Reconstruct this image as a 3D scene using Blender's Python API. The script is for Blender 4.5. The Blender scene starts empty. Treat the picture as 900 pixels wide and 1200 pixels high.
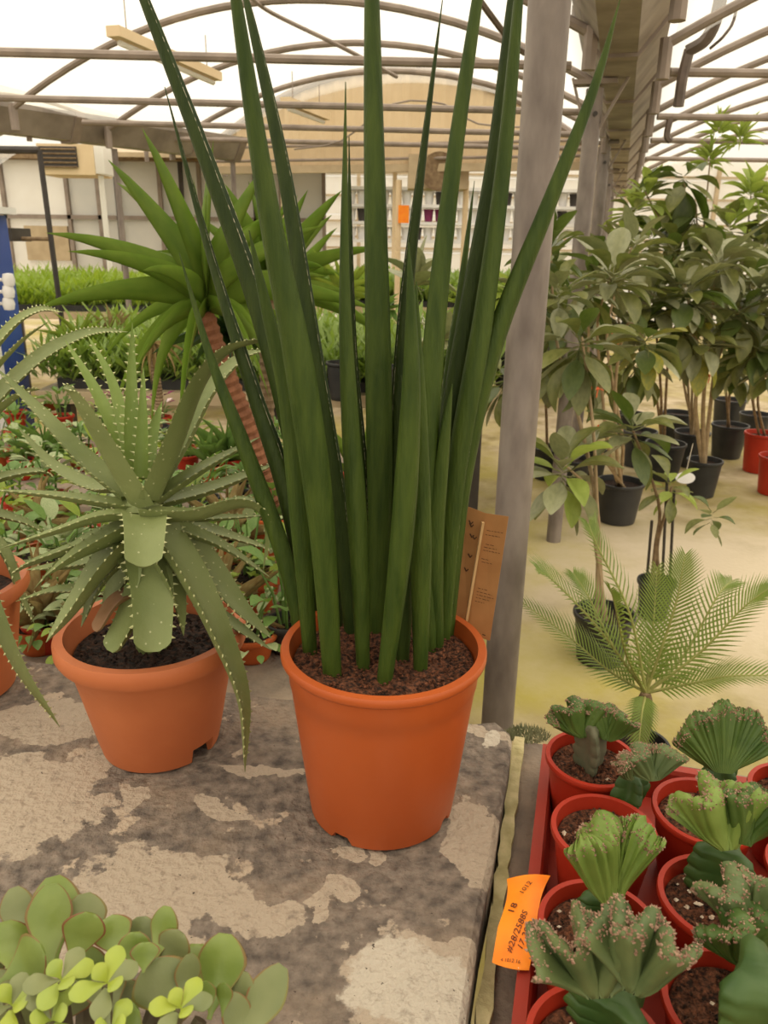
import bpy, math, random
from mathutils import Vector, Matrix
R = math.radians
rnd = random.Random(11)
sc = bpy.context.scene

# ------------------------------------------------------------------ camera
PITCH, ROLL, F = 19.3, 0.8, 900.0
cd = bpy.data.cameras.new('camera'); cam = bpy.data.objects.new('camera', cd)
sc.collection.objects.link(cam)
CAM = Vector((0, 0, 1.5))
CM = Matrix.Translation(CAM) @ Matrix.Rotation(R(90 - PITCH), 4, 'X') @ Matrix.Rotation(R(ROLL), 4, 'Z')
cam.matrix_world = CM
cd.sensor_fit = 'VERTICAL'; cd.sensor_height = 36.0; cd.sensor_width = 27.0; cd.lens = 27.0
cd.clip_start = 0.05; cd.clip_end = 200
cd.dof.use_dof = True; cd.dof.focus_distance = 1.0; cd.dof.aperture_fstop = 11.0
sc.camera = cam

# ------------------------------------------------------------------ world: bright overcast sky
w = bpy.data.worlds.new('overcast'); sc.world = w; w.use_nodes = True
nt = w.node_tree; nt.nodes.clear()
wo = nt.nodes.new('ShaderNodeOutputWorld'); bg = nt.nodes.new('ShaderNodeBackground')
tc = nt.nodes.new('ShaderNodeTexCoord'); sx = nt.nodes.new('ShaderNodeSeparateXYZ')
ma = nt.nodes.new('ShaderNodeMath'); ma.operation = 'MULTIPLY_ADD'; ma.use_clamp = False
ma.inputs[1].default_value = 1.7; ma.inputs[2].default_value = 0.85
mx = nt.nodes.new('ShaderNodeMath'); mx.operation = 'MAXIMUM'; mx.inputs[1].default_value = 0.0
nt.links.new(tc.outputs['Generated'], sx.inputs[0]); nt.links.new(sx.outputs['Z'], mx.inputs[0])
nt.links.new(mx.outputs[0], ma.inputs[0]); nt.links.new(ma.outputs[0], bg.inputs['Strength'])
bg.inputs['Color'].default_value = (1.0, 0.92, 0.775, 1)
nt.links.new(bg.outputs[0], wo.inputs[0])
vs = sc.view_settings
vs.view_transform = 'Standard'; vs.look = 'None'; vs.gamma = 1.0; vs.use_curve_mapping = False
vs.exposure = 0.15

# ------------------------------------------------------------------ pixel -> place
C3 = CM.to_3x3()
def ray(px, py): return C3 @ Vector(((px - 450) / F, (600 - py) / F, -1.0))
def at_t(px, py, t): return CAM + ray(px, py) * t
def at_z(px, py, z):
    d = ray(px, py); return CAM + d * ((z - CAM.z) / d.z)
def at_y(px, py, y):
    d = ray(px, py); return CAM + d * (y / d.y)

# ------------------------------------------------------------------ materials
MATS = {}
def mat(name, col, rough=0.6, col2=None, scale=20.0, detail=4.0, lo=0.35, hi=0.65, bump=0.0, bscale=None,
        trans=0.0, tcol=None, metal=0.0, spec=0.4, stretch=(1, 1, 1), coat=0.0, kind='noise'):
    if name in MATS: return MATS[name]
    m = bpy.data.materials.new(name); m.use_nodes = True
    n = m.node_tree.nodes; l = m.node_tree.links
    b = n['Principled BSDF']; out = n['Material Output']
    b.inputs['Roughness'].default_value = rough; b.inputs['Metallic'].default_value = metal
    b.inputs['Specular IOR Level'].default_value = spec
    b.inputs['Coat Weight'].default_value = coat
    b.inputs['Base Color'].default_value = (*col, 1)
    t = n.new('ShaderNodeTexCoord'); mp = n.new('ShaderNodeMapping'); mp.inputs['Scale'].default_value = stretch
    l.new(t.outputs['Object'], mp.inputs[0])
    if col2 is not None:
        if kind == 'voronoi':
            tx = n.new('ShaderNodeTexVoronoi'); tx.inputs['Scale'].default_value = scale; o = tx.outputs['Distance']
        else:
            tx = n.new('ShaderNodeTexNoise'); tx.inputs['Scale'].default_value = scale
            tx.inputs['Detail'].default_value = detail; o = tx.outputs['Fac']
        l.new(mp.outputs[0], tx.inputs['Vector'])
        cr = n.new('ShaderNodeValToRGB')
        cr.color_ramp.elements[0].position = lo; cr.color_ramp.elements[0].color = (*col, 1)
        cr.color_ramp.elements[1].position = hi; cr.color_ramp.elements[1].color = (*col2, 1)
        l.new(o, cr.inputs[0]); l.new(cr.outputs[0], b.inputs['Base Color'])
    if bump > 0:
        nz = n.new('ShaderNodeTexNoise'); nz.inputs['Scale'].default_value = bscale or scale * 2
        nz.inputs['Detail'].default_value = 5
        l.new(mp.outputs[0], nz.inputs['Vector'])
        bp = n.new('ShaderNodeBump'); bp.inputs['Strength'].default_value = bump; bp.inputs['Distance'].default_value = 0.01
        l.new(nz.outputs['Fac'], bp.inputs['Height']); l.new(bp.outputs[0], b.inputs['Normal'])
    if trans > 0:
        tr = n.new('ShaderNodeBsdfTranslucent')
        tr.inputs['Color'].default_value = (*(tcol or col2 or col), 1)
        ms = n.new('ShaderNodeMixShader'); ms.inputs[0].default_value = trans
        l.new(b.outputs[0], ms.inputs[1]); l.new(tr.outputs[0], ms.inputs[2]); l.new(ms.outputs[0], out.inputs['Surface'])
    MATS[name] = m
    return m

def spotted(name, col, col2, spot, scale, r, rough=0.55):
    """leaf skin with pale raised dots"""
    m = mat(name, col, rough, col2, scale=9, lo=0.3, hi=0.7, bump=0.15, bscale=90)
    n = m.node_tree.nodes; l = m.node_tree.links; b = n['Principled BSDF']
    t = n.new('ShaderNodeTexCoord'); v = n.new('ShaderNodeTexVoronoi'); v.inputs['Scale'].default_value = scale
    v.inputs['Randomness'].default_value = 1.0
    l.new(t.outputs['Object'], v.inputs['Vector'])
    lt = n.new('ShaderNodeMapRange'); lt.inputs[1].default_value = r; lt.inputs[2].default_value = r * 0.6
    l.new(v.outputs['Distance'], lt.inputs[0])
    old = b.inputs['Base Color'].links[0].from_socket
    mxx = n.new('ShaderNodeMix'); mxx.data_type = 'RGBA'; mxx.inputs[7].default_value = (*spot, 1)
    l.new(lt.outputs[0], mxx.inputs[0]); l.new(old, mxx.inputs[6]); l.new(mxx.outputs[2], b.inputs['Base Color'])
    return m

M_terra = mat('terracotta_plastic', (0.47, 0.098, 0.020), 0.42, (0.39, 0.076, 0.016), scale=4, bump=0.03, bscale=60)
M_terra2 = mat('terracotta_plastic_pale', (0.51, 0.15, 0.05), 0.55, (0.42, 0.112, 0.036), scale=6, bump=0.04, bscale=80)
M_red = mat('red_plastic', (0.42, 0.032, 0.012), 0.42, (0.35, 0.026, 0.011), scale=8, spec=0.3)
M_redtray = mat('tray_plastic', (0.36, 0.035, 0.018), 0.45, (0.30, 0.04, 0.024), scale=14, bump=0.05, bscale=40, spec=0.3)
M_black = mat('black_plastic', (0.02, 0.02, 0.021), 0.45, (0.04, 0.038, 0.036), scale=6)
M_soil = mat('soil', (0.022, 0.009, 0.004), 0.95, (0.25, 0.088, 0.04), scale=190, detail=6, lo=0.38, hi=0.72, bump=0.9, bscale=160)
M_soild = mat('dark_soil', (0.010, 0.006, 0.004), 0.95, (0.07, 0.03, 0.016), scale=150, detail=6, lo=0.4, hi=0.75, bump=0.9, bscale=130)
M_perl = mat('perlite', (0.75, 0.66, 0.52), 0.8, (0.55, 0.42, 0.3), scale=60)
M_sans = mat('snake_leaf', (0.026, 0.050, 0.006), 0.5, (0.066, 0.100, 0.014), scale=22, detail=8, lo=.3, hi=.75, stretch=(4, 4, 0.6), bump=0.25, bscale=110, spec=0.22)
M_sans2 = mat('snake_leaf_deep', (0.018, 0.034, 0.005), 0.5, (0.040, 0.062, 0.010), scale=22, detail=8, lo=.3, hi=.75, stretch=(4, 4, 0.6), bump=0.25, bscale=110, spec=0.22)
M_sansd = mat('snake_leaf_channel', (0.020, 0.042, 0.007), 0.5, (0.036, 0.066, 0.011), scale=20, stretch=(4, 4, 0.7))
M_sanse = mat('snake_leaf_margin', (0.05, 0.07, 0.02), 0.6, (0.66, 0.60, 0.42), scale=170, detail=1, lo=0.48, hi=0.56)
M_aloe = spotted('aloe_skin', (0.135, 0.17, 0.05), (0.215, 0.245, 0.09), (0.40, 0.41, 0.22), 85, 0.13)
M_aloeb = spotted('aloe_skin_bright', (0.145, 0.215, 0.035), (0.22, 0.29, 0.07), (0.46, 0.48, 0.22), 80, 0.15)
M_spine = mat('aloe_teeth', (0.52, 0.52, 0.27), 0.55, (0.42, 0.44, 0.2), scale=50)
M_dry = mat('dry_leaf', (0.36, 0.20, 0.11), 0.8, (0.24, 0.13, 0.06), scale=25)
M_jade = mat('jade_skin', (0.125, 0.18, 0.03), 0.36, (0.21, 0.265, 0.055), scale=16, bump=0.05, bscale=120, spec=0.45)
M_jadeg = mat('jade_skin_grey', (0.15, 0.175, 0.065), 0.42, (0.20, 0.215, 0.085), scale=18, bump=0.05, bscale=120)
M_jadee = mat('jade_margin', (0.20, 0.075, 0.03), 0.45, (0.18, 0.165, 0.04), scale=25)
M_jadey = mat('jade_young', (0.33, 0.38, 0.035), 0.42, (0.26, 0.33, 0.06), scale=20)
M_jstem = mat('jade_stem', (0.10, 0.09, 0.04), 0.7, (0.07, 0.05, 0.025), scale=40)
M_cact = mat('cactus_skin', (0.045, 0.088, 0.014), 0.55, (0.092, 0.145, 0.026), scale=22, bump=0.1, bscale=60)
M_cactl = mat('cactus_skin_light', (0.125, 0.195, 0.028), 0.55, (0.19, 0.26, 0.05), scale=22, bump=0.1, bscale=60)
M_cactg = mat('cactus_skin_grey', (0.075, 0.11, 0.036), 0.6, (0.12, 0.15, 0.05), scale=22, bump=0.1, bscale=60)
M_stock = mat('rootstock_skin', (0.03, 0.07, 0.013), 0.5, (0.055, 0.10, 0.02), scale=22)
M_stockg = mat('rootstock_bark', (0.10, 0.12, 0.065), 0.7, (0.15, 0.13, 0.08), scale=30)
M_tip = mat('crest_tips', (0.25, 0.13, 0.085), 0.7, (0.40, 0.25, 0.17), scale=160, lo=0.42, hi=0.6)
M_fic = mat('glossy_leaf', (0.13, 0.14, 0.035), 0.4, (0.21, 0.21, 0.065), scale=6, trans=0.22, tcol=(0.2, 0.26, 0.05), spec=0.5)
M_fic2 = mat('glossy_leaf_grey', (0.23, 0.235, 0.12), 0.4, (0.31, 0.31, 0.17), scale=6, trans=0.15, tcol=(0.2, 0.26, 0.08), spec=0.5)
M_fic3 = mat('glossy_leaf_dark', (0.060, 0.085, 0.02), 0.38, (0.09, 0.115, 0.03), scale=6, trans=0.2, tcol=(0.16, 0.26, 0.03))
M_fic4 = mat('young_leaf', (0.24, 0.32, 0.06), 0.5, (0.32, 0.40, 0.09), scale=6, trans=0.35, tcol=(0.45, 0.55, 0.1))
M_ficy = mat('yellowing_leaf', (0.34, 0.30, 0.035), 0.5, (0.20, 0.22, 0.04), scale=9, trans=0.2)
M_yuc = mat('yucca_leaf', (0.10, 0.165, 0.022), 0.42, (0.17, 0.24, 0.035), scale=5, trans=0.22, tcol=(0.25, 0.45, 0.04))
M_yucd = mat('yucca_leaf_dark', (0.02, 0.05, 0.012), 0.45, (0.035, 0.07, 0.018), scale=5, trans=0.1, tcol=(0.1, 0.2, 0.03))
M_straw = mat('straw_leaf', (0.42, 0.33, 0.14), 0.7, (0.30, 0.20, 0.08), scale=12, trans=0.2)
M_lime = mat('lime_leaf', (0.26, 0.33, 0.045), 0.55, (0.19, 0.27, 0.04), scale=8, trans=0.3, tcol=(0.4, 0.5, 0.06))
M_herb = mat('herb_leaf', (0.10, 0.19, 0.04), 0.55, (0.15, 0.24, 0.06), scale=10, trans=0.25, tcol=(0.25, 0.4, 0.06))
M_vari = mat('variegated_leaf', (0.16, 0.24, 0.08), 0.55, (0.45, 0.48, 0.27), scale=60, lo=0.45, hi=0.55, trans=0.2)
M_cyc = mat('cycad_leaf', (0.13, 0.19, 0.028), 0.42, (0.20, 0.26, 0.05), scale=7, trans=0.2, tcol=(0.32, 0.42, 0.06))
M_cycr = mat('cycad_rachis', (0.33, 0.34, 0.10), 0.6, (0.26, 0.25, 0.07), scale=20)
M_bark = mat('bark', (0.16, 0.10, 0.055), 0.85, (0.26, 0.18, 0.10), scale=30, bump=0.3)
M_barkp = mat('pale_bark', (0.36, 0.26, 0.15), 0.8, (0.27, 0.19, 0.10), scale=30, bump=0.2)
M_barkr = mat('reddish_bark', (0.26, 0.105, 0.05), 0.85, (0.17, 0.065, 0.03), scale=40, bump=0.4)
M_purple = mat('purple_petal', (0.16, 0.015, 0.07), 0.6, (0.24, 0.03, 0.11), scale=30)
M_pinkw = mat('pale_petal', (0.75, 0.6, 0.6), 0.6, (0.6, 0.4, 0.45), scale=30)
M_orange = mat('orange_ribbon', (0.85, 0.20, 0.06), 0.5, (0.75, 0.15, 0.05), scale=10)
M_tag = mat('orange_label', (0.95, 0.22, 0.008), 0.5, (0.98, 0.30, 0.012), scale=25)
M_ink = mat('ink', (0.09, 0.015, 0.01), 0.7)
M_inkb = mat('brown_ink', (0.075, 0.03, 0.012), 0.8)
M_kraft = mat('kraft_card', (0.40, 0.19, 0.065), 0.8, (0.34, 0.155, 0.05), scale=30)
M_wood = mat('pale_wood', (0.56, 0.34, 0.15), 0.7, (0.46, 0.27, 0.11), scale=20, stretch=(6, 6, 1))
M_galv = mat('galvanised_pole', (0.17, 0.138, 0.122), 0.55, (0.29, 0.245, 0.215), scale=16, stretch=(1, 1, 0.35), metal=0.25, bump=0.05, bscale=80)
M_galvd = mat('galvanised_gutter', (0.20, 0.165, 0.14), 0.6, (0.33, 0.28, 0.24), scale=5, metal=0.2)
M_pipe = mat('pipe_metal', (0.30, 0.24, 0.20), 0.6, (0.22, 0.175, 0.145), scale=9, metal=0.1)
M_white = mat('white_sheet', (0.86, 0.84, 0.80), 0.6, (0.80, 0.77, 0.72), scale=5, trans=0.5, tcol=(0.95, 0.94, 0.92))
M_cream = mat('cream_sheet', (0.72, 0.56, 0.36), 0.65, (0.65, 0.49, 0.30), scale=4)
M_creamd = mat('cream_trim', (0.50, 0.39, 0.25), 0.65, (0.42, 0.32, 0.2), scale=8)
M_greypan = mat('grey_panel', (0.62, 0.61, 0.58), 0.6, (0.72, 0.69, 0.64), scale=2.5, trans=0.35, tcol=(0.8, 0.8, 0.78))
M_dark = mat('dark_metal', (0.035, 0.028, 0.024), 0.5, (0.055, 0.045, 0.04), scale=12)
M_blue = mat('blue_paint', (0.03, 0.07, 0.30), 0.45, (0.045, 0.09, 0.34), scale=8)
M_wplas = mat('white_plastic', (0.78, 0.76, 0.74), 0.45, (0.7, 0.68, 0.66), scale=9)
M_bed = mat('seedling_leaf', (0.20, 0.30, 0.025), 0.55, (0.28, 0.38, 0.05), scale=3, trans=0.35, tcol=(0.4, 0.55, 0.04))
M_bed2 = mat('seedling_leaf_grey', (0.17, 0.26, 0.05), 0.55, (0.25, 0.33, 0.09), scale=3, trans=0.3, tcol=(0.35, 0.5, 0.06))
M_cord = mat('cord', (0.8, 0.7, 0.55), 0.7)
M_moss = mat('mossy_edge', (0.35, 0.30, 0.14), 0.9, (0.52, 0.44, 0.24), scale=40, bump=0.6, bscale=60)
M_moss2 = mat('moss_tuft', (0.22, 0.24, 0.13), 0.9, (0.33, 0.32, 0.19), scale=60)

# film: translucent polythene
m = bpy.data.materials.new('polythene_film'); m.use_nodes = True
n = m.node_tree.nodes; l = m.node_tree.links; n.clear()
o_ = n.new('ShaderNodeOutputMaterial'); a_ = n.new('ShaderNodeBsdfTransparent'); b_ = n.new('ShaderNodeBsdfTranslucent')
x_ = n.new('ShaderNodeMixShader'); x_.inputs[0].default_value = 0.25
a_.inputs[0].default_value = (0.97, 0.96, 0.93, 1); b_.inputs[0].default_value = (0.95, 0.92, 0.85, 1)
l.new(a_.outputs[0], x_.inputs[1]); l.new(b_.outputs[0], x_.inputs[2]); l.new(x_.outputs[0], o_.inputs[0])
M_film = m

# ------------------------------------------------------------------ builders
ROOT = {}
def tag(o, label=None, cat=None, group=None, kind=None):
    if label: o['label'] = label
    if cat: o['category'] = cat
    if group: o['group'] = group
    if kind: o['kind'] = kind
    return o
def thing(name, label, cat, loc, group=None):
    o = bpy.data.objects.new(name, None); sc.collection.objects.link(o)
    o.empty_display_size = 0.05
    o.location = loc; ROOT[o] = Vector(loc)
    return tag(o, label, cat, group)
def rootloc(p):
    while p is not None and p not in ROOT: p = p.parent
    return ROOT[p] if p else Vector((0, 0, 0))

class MB:
    def __init__(s): s.v = []; s.f = []; s.m = []; s.mi = 0
    def add(s, vs_, fs_, mi=None):
        k = len(s.v); s.v += [Vector(q) for q in vs_]
        for f in fs_:
            s.f.append([i + k for i in f]); s.m.append(s.mi if mi is None else mi)
        return s
    def box(s, c, size, rz=0.0, M=None):
        x, y, z = size[0] / 2, size[1] / 2, size[2] / 2
        A = Matrix.Rotation(rz, 3, 'Z') if M is None else M
        vs_ = [A @ Vector((i * x, j * y, k * z)) + Vector(c) for i in (-1, 1) for j in (-1, 1) for k in (-1, 1)]
        return s.add(vs_, [(0, 1, 3, 2), (4, 6, 7, 5), (0, 4, 5, 1), (2, 3, 7, 6), (0, 2, 6, 4), (1, 5, 7, 3)])
    def beam(s, a, b, wd, ht):
        a = Vector(a); b = Vector(b); d = (b - a)
        X = d.normalized(); up = Vector((0, 0, 1)) if abs(X.z) < 0.95 else Vector((1, 0, 0))
        Y = up.cross(X).normalized(); Z = X.cross(Y)
        return s.box((a + b) / 2, (d.length, wd, ht), M=Matrix((X, Y, Z)).transposed())
    def tube(s, pts, r, seg=8, cap=True):
        pts = [Vector(p) for p in pts]; n_ = len(pts)
        rr = r if isinstance(r, (list, tuple)) else [r] * n_
        vs_ = []; fs_ = []
        T0 = (pts[1] - pts[0]).normalized()
        U = T0.orthogonal().normalized()
        for i, p in enumerate(pts):
            T = (pts[min(i + 1, n_ - 1)] - pts[max(i - 1, 0)]).normalized()
            U = (U - T * U.dot(T)).normalized(); V = T.cross(U)
            for k in range(seg):
                a = 2 * math.pi * k / seg
                vs_.append(p + (U * math.cos(a) + V * math.sin(a)) * rr[i])
        for i in range(n_ - 1):
            for k in range(seg):
                k2 = (k + 1) % seg
                fs_.append((i * seg + k, i * seg + k2, (i + 1) * seg + k2, (i + 1) * seg + k))
        if cap:
            fs_.append(tuple(range(seg - 1, -1, -1))); fs_.append(tuple(range((n_ - 1) * seg, n_ * seg)))
        return s.add(vs_, fs_)
    def lathe(s, prof, c, seg=48, notch=None):
        """prof: (r, z) rows; notch: list of (angle, halfwidth, height) lifted at row 0"""
        c = Vector(c); vs_ = []; fs_ = []
        for j, (r, z) in enumerate(prof):
            for k in range(seg):
                a = 2 * math.pi * k / seg; zz = z
                if notch and j <= 1:
                    for (na, hw, h) in notch:
                        da = abs((a - na + math.pi) % (2 * math.pi) - math.pi)
                        if da < hw: zz = max(z, h)
                vs_.append(c + Vector((r * math.cos(a), r * math.sin(a), zz)))
        for j in range(len(prof) - 1):
            for k in range(seg):
                k2 = (k + 1) % seg
                fs_.append((j * seg + k, j * seg + k2, (j + 1) * seg + k2, (j + 1) * seg + k))
        return s.add(vs_, fs_)
    def build(s, name, mats, parent=None, smooth=True, loc=None, angle=40):
        """top-level when parent is None (then placed at loc)"""
        off = rootloc(parent) if parent else Vector(loc or (0, 0, 0))
        me = bpy.data.meshes.new(name)
        me.from_pydata([v - off for v in s.v], [], s.f)
        if not isinstance(mats, (list, tuple)): mats = [mats]
        for mm in mats: me.materials.append(mm)
        me.polygons.foreach_set('material_index', s.m)
        me.polygons.foreach_set('use_smooth', [smooth] * len(s.f))
        me.update()
        if smooth and angle: 
            try: me.set_sharp_from_angle(angle=R(angle))
            except Exception: pass
        o = bpy.data.objects.new(name, me); sc.collection.objects.link(o)
        if parent: o.parent = parent
        else: o.location = off; ROOT[o] = off
        return o

def smooth_path(pts, n_):
    """Catmull-Rom through the points, n_ samples"""
    P = [Vector(p) for p in pts]
    if len(P) == 2: return [P[0].lerp(P[1], i / (n_ - 1)) for i in range(n_)]
    P = [P[0] * 2 - P[1]] + P + [P[-1] * 2 - P[-2]]
    k = len(P) - 3; out = []
    for i in range(n_):
        t = i / (n_ - 1) * k; j = min(int(t), k - 1); t -= j
        a, b, c, d = P[j:j + 4]
        out.append(0.5 * ((2 * b) + (c - a) * t + (2 * a - 5 * b + 4 * c - d) * t * t + (3 * b - a - 3 * c + d) * t ** 3))
    return out

def frames(path, hint):
    """(T, S, N) along the path; hint(p) gives the direction the upper face looks to"""
    out = []; n_ = len(path)
    for i, p in enumerate(path):
        T = (path[min(i + 1, n_ - 1)] - path[max(i - 1, 0)]).normalized()
        h = hint(p); N = h - T * h.dot(T)
        if N.length < 1e-5: N = T.orthogonal()
        N.normalize(); out.append((T, T.cross(N), N))
    return out

def frames_t(path, hint):
    """like frames() but the normal is carried along from the base, so hanging blades do not twist"""
    out = []; n_ = len(path); N = None
    for i, p in enumerate(path):
        T = (path[min(i + 1, n_ - 1)] - path[max(i - 1, 0)]).normalized()
        h = hint(p) if N is None else N
        N = h - T * h.dot(T)
        if N.length < 1e-5: N = T.orthogonal()
        N.normalize(); out.append((T, T.cross(N), N))
    return out
def sweep(mb, path, fr, cross, wfn, mat_of=None):
    """closed cross-section swept; cross = [(u, v)] in half-widths"""
    n_ = len(path); k = len(cross(0.0) if callable(cross) else cross); base = len(mb.v); vs_ = []; fs_ = []; ms_ = []
    for i, p in enumerate(path):
        T, S, N = fr[i]; wv = wfn(i / (n_ - 1))
        cr = cross(i / (n_ - 1)) if callable(cross) else cross
        for (u, v) in cr: vs_.append(p + S * (u * wv) + N * (v * wv))
    for i in range(n_ - 1):
        for j in range(k):
            j2 = (j + 1) % k
            fs_.append((i * k + j, i * k + j2, (i + 1) * k + j2, (i + 1) * k + j)); ms_.append(mat_of(j) if mat_of else 0)
    fs_.append(tuple(range(k - 1, -1, -1))); ms_.append(0)
    fs_.append(tuple(range((n_ - 1) * k, n_ * k))); ms_.append(0)
    mb.v += vs_
    for f, q in zip(fs_, ms_): mb.f.append([x + base for x in f]); mb.m.append(q)

# ---- unit leaves (length 1 along +X, width 1 along Y, face +Z) for repeats
def unit_leaf(name, outline, fold, bend, rows=8, m=None, stalk=0.0):
    vs_ = []; fs_ = []
    for i in range(rows + 1):
        t = i / rows; wv = outline(t) * 0.5
        x = t; z = -bend * t * t
        x = t - 0.25 * bend * t * t
        vs_ += [(x, -wv, z + fold * wv * 2), (x, 0, z), (x, wv, z + fold * wv * 2)]
    for i in range(rows):
        a = i * 3
        fs_ += [(a, a + 3, a + 4, a + 1), (a + 1, a + 4, a + 5, a + 2)]
    if stalk:
        k = len(vs_); r = stalk
        vs_ += [(-0.22, -r, -0.0), (-0.22, r, 0.0), (0.02, r, 0.004), (0.02, -r, 0.004), (-0.22, 0, -r), (0.02, 0, -r)]
        fs_ += [(k, k + 1, k + 2, k + 3), (k, k + 3, k + 5, k + 4), (k + 1, k + 4, k + 5, k + 2)]
    me = bpy.data.meshes.new(name); me.from_pydata(vs_, [], fs_)
    me.polygons.foreach_set('use_smooth', [True] * len(fs_)); me.materials.append(m); me.update()
    return me
ov = lambda t: max(0.02, math.sin(math.pi * min(1, t ** 0.9 * 0.98 + 0.01)) ** 0.75)
obo = lambda t: max(0.02, (math.sin(math.pi * min(1, t ** 1.25 * 0.985)) ** 0.7))
lan = lambda t: max(0.01, (0.55 + 0.9 * t) * (1 - t) ** 0.55 if t > 0.0 else 0.5) * 0.9
stp = lambda t: max(0.01, min(1, 0.6 + 1.2 * t) * (1 - t) ** 0.75)
UL = {}
for nm, mm in (('a', M_fic), ('b', M_fic2), ('c', M_fic3), ('d', M_fic4), ('y', M_ficy)):
    UL['fic' + nm] = [unit_leaf('leaf', obo, 0.10, 0.16, 8, mm, 0.02), unit_leaf('leaf', obo, 0.16, 0.32, 8, mm, 0.02), unit_leaf('leaf', ov, 0.06, 0.05, 8, mm, 0.02)]
for nm, mm in (('yuc', M_yuc), ('yucd', M_yucd), ('straw', M_straw), ('lime', M_lime), ('fic4s', M_fic4), ('herbs', M_herb)):
    UL[nm] = [unit_leaf('leaf', stp, 0.22, 0.03, 8, mm), unit_leaf('leaf', stp, 0.2, 0.25, 10, mm), unit_leaf('leaf', stp, 0.16, 0.6, 12, mm)]
for nm, mm in (('herb', M_herb), ('vari', M_vari), ('limeo', M_lime), ('purple', M_purple), ('petal', M_pinkw)):
    UL[nm] = [unit_leaf('leaf', ov, 0.1, 0.12, 6, mm), unit_leaf('leaf', ov, 0.14, 0.3, 6, mm)]

def place(me, parent, base, d, up, L, W, name='leaf'):
    X = Vector(d).normalized(); up = Vector(up)
    Y = up.cross(X)
    if Y.length < 1e-4: Y = X.orthogonal()
    Y.normalize(); Z = X.cross(Y)
    o = bpy.data.objects.new(name, me); sc.collection.objects.link(o)
    o.parent = parent
    M = Matrix((X * L, Y * W, Z * L)).transposed().to_4x4()
    M.translation = Vector(base) - rootloc(parent)
    o.matrix_basis = M
    return o

def whorl(parent, kind, c, nleaf, L, W, e0, e1, variant=None, axis=None, jitter=0.25, rad=0.0, rs=rnd):
    """leaves around a point: elevation runs from e0 (outer) to e1 (inner)"""
    for i in range(nleaf):
        a = i * 2.39996 + rs.uniform(-jitter, jitter); f = i / max(1, nleaf - 1)
        e = R(e0 + (e1 - e0) * f + rs.uniform(-9, 9))
        d = Vector((math.cos(a) * math.cos(e), math.sin(a) * math.cos(e), math.sin(e)))
        k = rs.randrange(len(UL[kind])) if variant is None else variant(f)
        s_ = rs.uniform(0.78, 1.12)
        place(UL[kind][k], parent, Vector(c) + d * rad, d, Vector((0, 0, 1)) if e < 1.35 else Vector((math.cos(a), math.sin(a), 0)) * -1, L * s_, W * s_)

def pot(parent, c, r_top, r_bot, h, mt, lip=0.012, lip_h=0.02, seg=56, notch=None, soil=None, soil_d=0.03, band=None, name='pot'):
    """plant pot with rolled rim, inner wall and soil; c = centre of its foot"""
    mb = MB(); th = 0.0016 + r_top * 0.035
    p = [(r_bot * 0.93, 0.0), (r_bot, 0.004)]
    for k in range(1, 7):
        t = k / 7
        p.append((r_bot + (r_top - r_bot) * t, h * t))
    rn = r_top
    hb = h - lip_h
    p = [q for q in p if q[1] < hb - 0.006]
    if band: 
        rb = r_bot + (r_top - r_bot) * (band / h)
        p = [q for q in p if abs(q[1] - band) > 0.012] + [(rb, band - 0.002), (rb + 0.0011, band)]
        p.sort(key=lambda q: q[1])
    p += [(rn - 0.002, hb - 0.003), (rn + lip * 0.7, hb), (rn + lip, hb + lip_h * 0.25), (rn + lip, h - lip_h * 0.25), (rn + lip * 0.75, h),
          (rn - th + lip * 0.2, h), (rn - th, h - lip_h * 0.5), (rn - th - (r_top - r_bot) * 0.35, h * 0.6), (r_bot - th, h * 0.12), (0.002, h * 0.12)]
    mb.lathe(p, c, seg, notch)
    # underside
    mb.lathe([(r_bot * 0.93, 0.0), (r_bot * 0.9, 0.012), (0.001, 0.012)], c, seg, notch)
    b = mb.build(name, mt, parent)
    if soil:
        rs_ = (rn - th) * 0.985; ms = MB(); z0 = h - soil_d
        rs_ -= (r_top - r_bot) * 0.35 * soil_d / (0.4 * h) if soil_d < 0.4 * h else 0
        vs_ = [Vector(c) + Vector((0, 0, z0 + 0.004))]; fs_ = []; rings = 9; sg = 40
        for i in range(1, rings + 1):
            for k in range(sg):
                a = 2 * math.pi * k / sg; q = rs_ * i / rings
                vs_.append(Vector(c) + Vector((q * math.cos(a), q * math.sin(a), z0 + (rnd.uniform(-0.003, 0.004) if i < rings else -0.002))))
        for k in range(sg): fs_.append((0, 1 + k, 1 + (k + 1) % sg))
        for i in range(rings - 1):
            for k in range(sg):
                a0 = 1 + i * sg + k; a1 = 1 + i * sg + (k + 1) % sg
                fs_.append((a0, a0 + sg, a1 + sg, a1))
        ms.add(vs_, fs_); ms.build('soil', soil, parent)
    return b

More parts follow.
